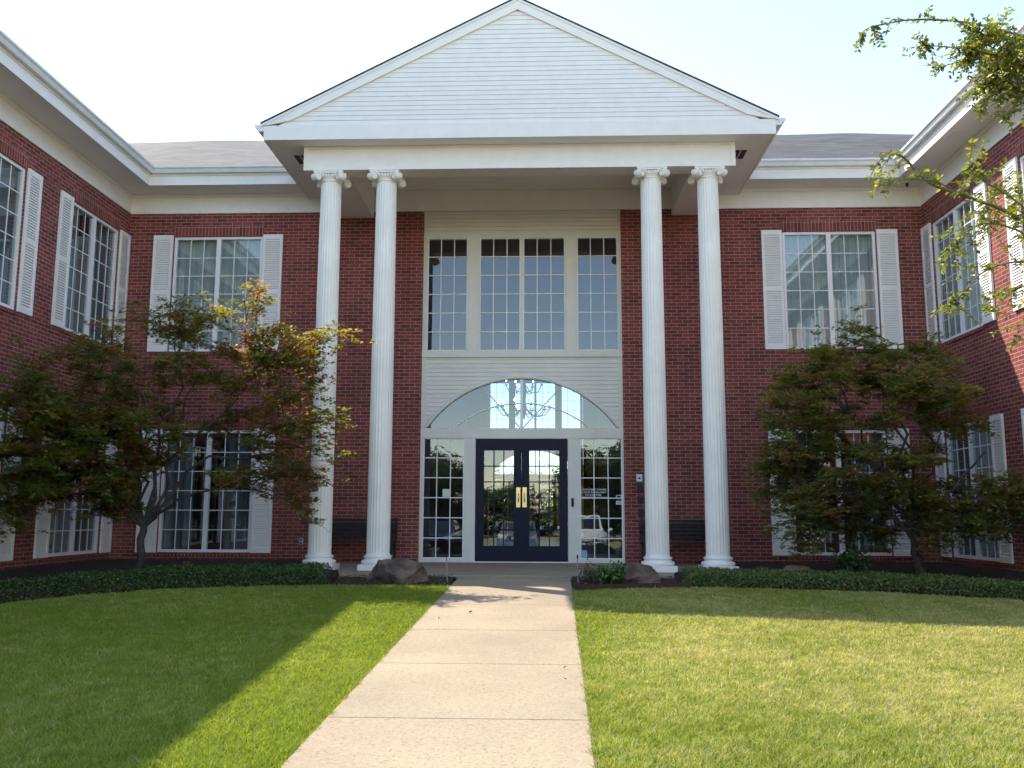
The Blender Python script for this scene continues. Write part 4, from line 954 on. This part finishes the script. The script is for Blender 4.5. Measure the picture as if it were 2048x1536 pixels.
# benches
def bench(x, label):
    r = empty('bench', (x, -.42, 0), 0, label, 'bench', 'slatted benches against the brick')
    L_ = 1.42
    s = MB()
    for k in range(6): y = -.20 + k * .075; s.box(-L_ / 2, L_ / 2, y, y + .06, .40, .425)
    s.build('seat', M['black_metal'], r)
    b = MB()
    for k in range(5): z = .47 + k * .078; y = .25 + k * .014; b.box(-L_ / 2, L_ / 2, y, y + .02, z, z + .062)
    b.build('backrest', M['black_metal'], r)
    for sx in (-1, 1):
        f = MB(); xx = sx * (L_ / 2 - .05)
        f.box(xx - .025, xx + .025, -.22, -.17, 0, .60); f.box(xx - .025, xx + .025, .23, .28, 0, .42); f.box(xx - .025, xx + .025, -.169, .229, .35, .395)
        f.add([(xx - .025, .262, .42), (xx + .025, .262, .42), (xx + .025, .33, .86), (xx - .025, .33, .86), (xx - .025, .30, .42), (xx + .025, .30, .42), (xx + .025, .365, .86), (xx - .025, .365, .86)], [(0, 1, 2, 3), (7, 6, 5, 4), (0, 3, 7, 4), (1, 5, 6, 2), (3, 2, 6, 7)])
        f.build('leg', M['black_metal'], r)
        MB().box(xx - .03, xx + .03, -.25, .29, .605, .635).build('armrest', M['black_metal'], r)
bench(-3.12, 'black slatted bench against the brick, behind the pair of columns near the large boulder')
bench(3.0, 'black slatted bench against the brick, behind the pair of columns next to the intercom')

# wall devices by the door
def boxdev(name, x, z, w, h, d, m, label, cat, extra=None, grp=None, y=0):
    mb = MB(); mb.box(x - w / 2, x + w / 2, y - d, y - .001, z - h / 2, z + h / 2)
    o = mb.build(name, M[m], bevel=.006); tag(o, label, cat, grp)
    if extra: extra(o)
    return o
def ic(o):
    MB().tube([(2.31, -.053, 1.64), (2.31, -.046, 1.64)], .022, 14).build('button', M['black_metal'], o)
def face(x, z): return lambda o: MB().box(x - .03, x + .03, -.062, -.051, z - .03, z + .03).build('front_panel', M['black_metal'], o)
boxdev('intercom', 2.31, 1.645, .115, .145, .045, 'white_plastic', 'small white intercom with one round button, topmost on the brick beside the door', 'intercom', ic)
boxdev('wall_box', 2.32, 1.455, .10, .17, .05, 'dark_plastic', 'taller black box on the brick, just under the white intercom', 'wall box', face(2.32, 1.46), 'black boxes on the brick beside the door')
boxdev('wall_box', 2.325, 1.235, .105, .125, .05, 'dark_plastic', 'black box between the tall black box and the lowest one', 'wall box', face(2.325, 1.235), 'black boxes on the brick beside the door')
boxdev('wall_box', 2.335, .985, .115, .13, .05, 'dark_plastic', 'lowest black box on the brick beside the door', 'wall box', face(2.335, .985), 'black boxes on the brick beside the door')
boxdev('notice', 2.50, 1.40, .13, .105, .004, 'paper_white', 'blank white notice card on the brick half hidden by the inner column', 'notice')
boxdev('notice', 2.475, 1.28, .04, .08, .004, 'paper_white', 'small pale scrap of paper below the white notice card', 'notice')
boxdev('card_reader', 1.003, 1.17, .05, .165, .022, 'edging_metal', 'narrow brown card reader on the white door jamb', 'card reader', y=.01)
def so_(o):
    m = MB()
    for z in (.425, .365): m.box(-4.335 - .018, -4.335 + .018, -.042, -.031, z - .018, z + .018)
    m.build('socket', M['dark_plastic'], o)
boxdev('outlet_box', -4.335, .395, .075, .13, .03, 'grey_plastic', 'small grey outlet box low on the brick beside the outermost column', 'outlet', so_)
o = empty('security_camera', (7.72, -.25, ZS), 0, 'tiny dark camera dome under the eaves at the wing corner', 'camera')
MB().lathe([(.03, -.02), (.035, 0)], n=16).build('mount', M['black_metal'], o); MB().lathe([(.002, -.075), (.022, -.065), (.032, -.04), (.03, -.021)], n=16).build('dome', M['dark_plastic'], o)
# papers and lettering on the sidelights
def flat(name, x0, x1, z0, z1, m, label, cat, y=.0655):
    return tag(MB().box(x0, x1, y - .001, y, z0, z1).build(name, M[m]), label, cat)
flat('note', -1.565, -1.425, 1.27, 1.425, 'paper', 'blank pale yellow note stuck on the sidelight pane', 'note', .0692)
flat('sticker', 1.165, 1.285, .10, .24, 'sticker_blue', 'pale blue sticker in the bottom corner of the sidelight', 'sticker', .0692)
def plate(x0, x1, z0, z1, label, txt_rows):
    o = MB().box(x0, x1, .0684, .069, z0, z1).build('sticker', M['decal_white']); tag(o, label, 'sticker')
    m = MB()
    for a, b, c, d in txt_rows: m.box(a, b, .0676, .0682, c, d)
    m.build('print', M['black_metal'], o)
plate(1.86, 1.965, 1.245, 1.315, 'white-edged sticker with a dark centre on the sidelight glass', [(1.875, 1.95, 1.257, 1.303)])
plate(1.855, 1.96, 1.13, 1.20, 'pale sticker with a small dark mark under the white-edged one', [(1.87, 1.885, 1.15, 1.185), (1.90, 1.945, 1.175, 1.182), (1.90, 1.945, 1.16, 1.167), (1.90, 1.945, 1.145, 1.152)])
tx = bpy.data.curves.new('window_lettering', 'FONT'); tx.body = 'THIS PROPERTY IS UNDER\n24 HOUR SURVEILLANCE\nNO SOLICITING\nSMOKE FREE BUILDING'; tx.size = .044; tx.align_x = 'CENTER'; tx.space_line = 1.18; tx.extrude = .0004; tx.offset = .0006
tc_ = bpy.data.objects.new('lettering_curve', tx); C.objects.link(tc_); bpy.context.view_layer.update()
lm = bpy.data.meshes.new_from_object(tc_.evaluated_get(bpy.context.evaluated_depsgraph_get())); bpy.data.objects.remove(tc_); lm.name = 'window_lettering'
lm.materials.clear(); lm.materials.append(M['decal_white']); to = bpy.data.objects.new('window_lettering', lm); C.objects.link(to); to.location = (1.415, .0685, 1.405); to.rotation_euler = (R(90), 0, 0)
tag(to, 'four lines of small white lettering on the sidelight glass', 'lettering')
ringo = MB(); ringo.tube([(1.675 + .016 * math.cos(a), .0675, 1.262 + .016 * math.sin(a)) for a in [k * math.pi / 8 for k in range(17)]], .0025, 5, False); ringo.tube([(1.664, .0675, 1.251), (1.686, .0675, 1.273)], .0025, 5)
ringo.build('no_smoking_mark', M['decal_white'], to).matrix_parent_inverse = Matrix.LocRotScale(to.location, to.rotation_euler, None).inverted()

# chandelier in the hall
ch = empty('chandelier', (-.15, 7.5, 7.5), 0, 'dark two-tier chandelier with glowing candle bulbs seen through the arched window', 'chandelier')
m = MB(); m.tube([(0, 0, 0), (0, 0, -3.5)], .02, 8); m.lathe([(.03, -3.9), (.09, -3.6), (.05, -3.4), (.08, -3.1), (.04, -2.8), (.06, -2.6), (.02, -2.5)], n=16); m.build('stem', M['black_metal'], ch)
for zz, rr, n in ((-3.6, .74, 10), (-2.95, .5, 6)):
    for k in range(n):
        a = 2 * math.pi * k / n; d = Vector((math.cos(a), math.sin(a), 0)); Z = Vector((0, 0, 1))
        arm = MB(); arm.tube([d * .05 + Z * zz, d * rr * .4 + Z * (zz - .22), d * rr * .8 + Z * (zz - .2), d * rr + Z * zz], .014, 6); arm.lathe([(.05, zz), (.06, zz + .02)], d.x * rr, d.y * rr, 10)
        ao = arm.build('arm', M['black_metal'], ch)
        MB().tube([d * rr + Z * (zz + .021), d * rr + Z * (zz + .12)], .014, 6).build('candle', M['decal_white'], ao)
        MB().lathe([(.008, zz + .121), (.02, zz + .15), (.014, zz + .18), (.003, zz + .20)], d.x * rr, d.y * rr, 8).build('bulb', M['bulb_glow'], ao)

# ---------------------------------------------------------------- what the glass mirrors: car park and trees behind the camera
def car(x, y, rz, paint, label, suv=True):
    r = empty('parked_car', (x, y, gz(y) - .03), rz, label, 'car', 'cars parked facing the entrance')
    L_, w, hb, hr = (4.7, .93, 1.02, 1.68) if suv else (4.7, .90, .92, 1.42)
    st = [(-L_ / 2, .62, .50, .72), (-L_ / 2 + .08, .84, .30, .90), (-1.2, w, .24, hb), (0, w, .24, hb), (1.0, w, .24, hb), (1.75, w * .97, .25, hb - .06), (2.18, w * .86, .28, hb - .16), (L_ / 2, w * .70, .40, .66)]
    b = MB(); rows = []
    for X, hw, z0, z1 in st: rows.append([(X, -hw * .9, z0), (X, -hw, z0 + .2), (X, -hw * .98, z1 - .12), (X, -hw * .86, z1), (X, hw * .86, z1), (X, hw * .98, z1 - .12), (X, hw, z0 + .2), (X, hw * .9, z0)])
    for a, c in zip(rows, rows[1:]): b.add(a + c, [(k, (k + 1) % 8, 8 + (k + 1) % 8, 8 + k) for k in range(8)], True)
    b.add(rows[0], [tuple(range(8))]); b.add(rows[-1], [tuple(range(8))]); b.build('body', M[paint], r)
    x0, x1, t0, t1 = (-2.1, 1.15, -1.75, .35) if suv else (-1.75, 1.1, -1.0, .2); wt = w * .74
    cb = MB(); cb.add([(x0, -w * .87, hb - .01), (x1, -w * .87, hb - .01), (x1, w * .87, hb - .01), (x0, w * .87, hb - .01), (t0, -wt, hr), (t1, -wt, hr), (t1, wt, hr), (t0, wt, hr)], [(0, 1, 5, 4), (1, 2, 6, 5), (2, 3, 7, 6), (3, 0, 4, 7), (4, 5, 6, 7)]); cb.build('cabin', M[paint], r, bevel=.05)
    g = MB(); lp = lambda A, B, t: tuple(a + (b - a) * t for a, b in zip(A, B))
    def pane(A, B, Cc, D, out):
        o = Vector(out) * .012; q = [Vector(lp(lp(A, B, u), lp(D, Cc, u), v)) + o for u, v in ((.08, .1), (.92, .1), (.92, .88), (.08, .88))]; g.quad(*q)
    pane((x1, -w * .87, hb), (x1, w * .87, hb), (t1, wt, hr), (t1, -wt, hr), (1, 0, .5)); pane((x0, -w * .87, hb), (x0, w * .87, hb), (t0, wt, hr), (t0, -wt, hr), (-1, 0, .5))
    for s in (-1, 1): pane((x0, s * w * .87, hb), (x1, s * w * .87, hb), (t1, s * wt, hr), (t0, s * wt, hr), (0, s, .3))
    g.build('window', M['car_glass'], r)
    for X in (-1.4, 1.42):
        for s in (-1, 1):
            wh = MB(); rw = .35 if suv else .32; prof = [(rw * .6, -.1), (rw * .95, -.11), (rw, -.06), (rw, .06), (rw * .95, .11), (rw * .6, .1)]
            vs = [(X + q * math.cos(a), s * (w - .1) + o, rw + q * math.sin(a)) for q, o in prof for a in [2 * math.pi * k / 24 for k in range(24)]]
            wh.add(vs, [(i * 24 + k, i * 24 + (k + 1) % 24, (i + 1) * 24 + (k + 1) % 24, (i + 1) * 24 + k) for i in range(5) for k in range(24)], True); wo_ = wh.build('wheel', M['tyre'], r)
            MB().tube([(X, s * (w - .16), rw), (X, s * (w - .02), rw)], rw * .6, 20).build('rim', M['rim_metal'], wo_)
    for s in (-1, 1):
        h = MB(); h.add([(2.20, s * .80, .66), (2.36, s * .52, .62), (2.37, s * .50, .74), (2.12, s * .82, .84)], [(0, 1, 2, 3)]); h.build('headlight', M['lamp_lens'], r)
        mi = MB(); mi.tube([(.92, s * (w + .0), 1.02), (.92, s * (w + .10), 1.06), (.92, s * (w + .22), 1.07)], [.03, .10, .07], 8); mi.build('mirror', M[paint], r)
    MB().box(2.33, 2.365, -.45, .45, .56, .76).build('grille', M['black_metal'], r); MB().box(2.30, 2.34, -.6, .6, .36, .48).build('bumper_intake', M['black_metal'], r)
    MB().box(2.366, 2.372, -.26, .26, .60, .70).build('number_plate', M['white_plastic'], r)
    if suv:
        for s in (-1, 1): MB().tube([(-1.6, s * .58, hr + .02), (-1.5, s * .58, hr + .06), (.1, s * .58, hr + .06), (.2, s * .58, hr + .02)], .018, 6).build('roof_rail', M['steel_rod'], r)
car(2.15, -22.9, R(90), 'car_white', 'white off-roader with roof rails mirrored in the sidelight with the lettering')
car(-4.3, -22.6, R(90), 'car_navy', 'dark blue saloon mirrored in the sidelight with the yellow note', False)
car(-.75, -22.8, R(90), 'car_grey', 'dark grey saloon mirrored in the glass of the blue doors', False)

def wood_tree(loc, h, r, rz, label, grp, src=None):
    if src is not None:
        o = copy_tree(src); o.location = loc; o.rotation_euler = (0, 0, rz); o['label'] = label; o['group'] = grp; s = h / src['height_m']; o.scale = (s * r, s * r, s); return o
    root = empty('shade_tree', loc, rz, label, 'tree', grp); root['height_m'] = h
    t = MB(); P, _ = limb(t, (0, 0, -.2), (0, 0, h * .45), .26, .17, 0, 6, .05); cs = []
    for k in range(9):
        a = k * 2.4; e = Vector((math.cos(a) * h * .28, math.sin(a) * h * .28, h * random.uniform(.5, .85))); limb(t, P[-1 - k % 3], e, .12, .03, .05, 6, .08); cs.append(e)
    cs += [Vector((random.gauss(0, h * .13), random.gauss(0, h * .13), h * random.uniform(.42, .93))) for _ in range(14)]
    t.build('trunk', M['bark'], root); pos = []; nor = []
    for c in cs:
        for _ in range(420):
            d = Vector((random.gauss(0, 1), random.gauss(0, 1), random.gauss(0, .75))).normalized() * h * .15 * random.random() ** .4; pos.append(tuple(c + d)); nor.append(tuple(d + Vector((0, 0, .4))))
    pos = np.array(pos); n = len(pos)
    leaf_cloud('crown', pos, np.array(nor) + rng.normal(size=(n, 3)) * .5, rng.uniform(.2, .42, n), STAR3, palette(n, [(.045, .075, .02), (.07, .10, .025), (.03, .05, .016)], [3, 2, 2]), M['maple_leaf'], root); return root
T0 = wood_tree((-8.5, -52, -3.9), 9.8, 1, 0, 'broad dark green tree mirrored in the sidelight above the blue saloon', 'trees across the car park')
for i, (x, y, h, r, rz, lab) in enumerate([(6.2, -48, 9.5, 1, 1, 'tall dark green tree mirrored in the sidelight above the white off-roader'), (-2, -60, 7.2, 1.2, 2, 'low round tree mirrored faintly in the glass of the blue doors'), (13.5, -56, 8, 1.1, 3, 'far tree across the car park on the intercom side'), (-17, -58, 8.5, 1.1, 4, 'far tree across the car park on the large boulder side')]):
    wood_tree((x, y, -3.9), h * 1.06, r * 1.3, rz, lab, 'trees across the car park', T0)
for x, y, h, rz, lab in ((-2.9, 27, 6.5, 2.2, 'sunny green tree seen through the left glass of the blue doors'), (1.9, 26.5, 6.2, 5, 'sunny green tree seen through the right glass of the blue doors')):
    wood_tree((x, y, -3.4), h * 1.1, 1.5, rz, lab, 'trees seen through the hall', T0)
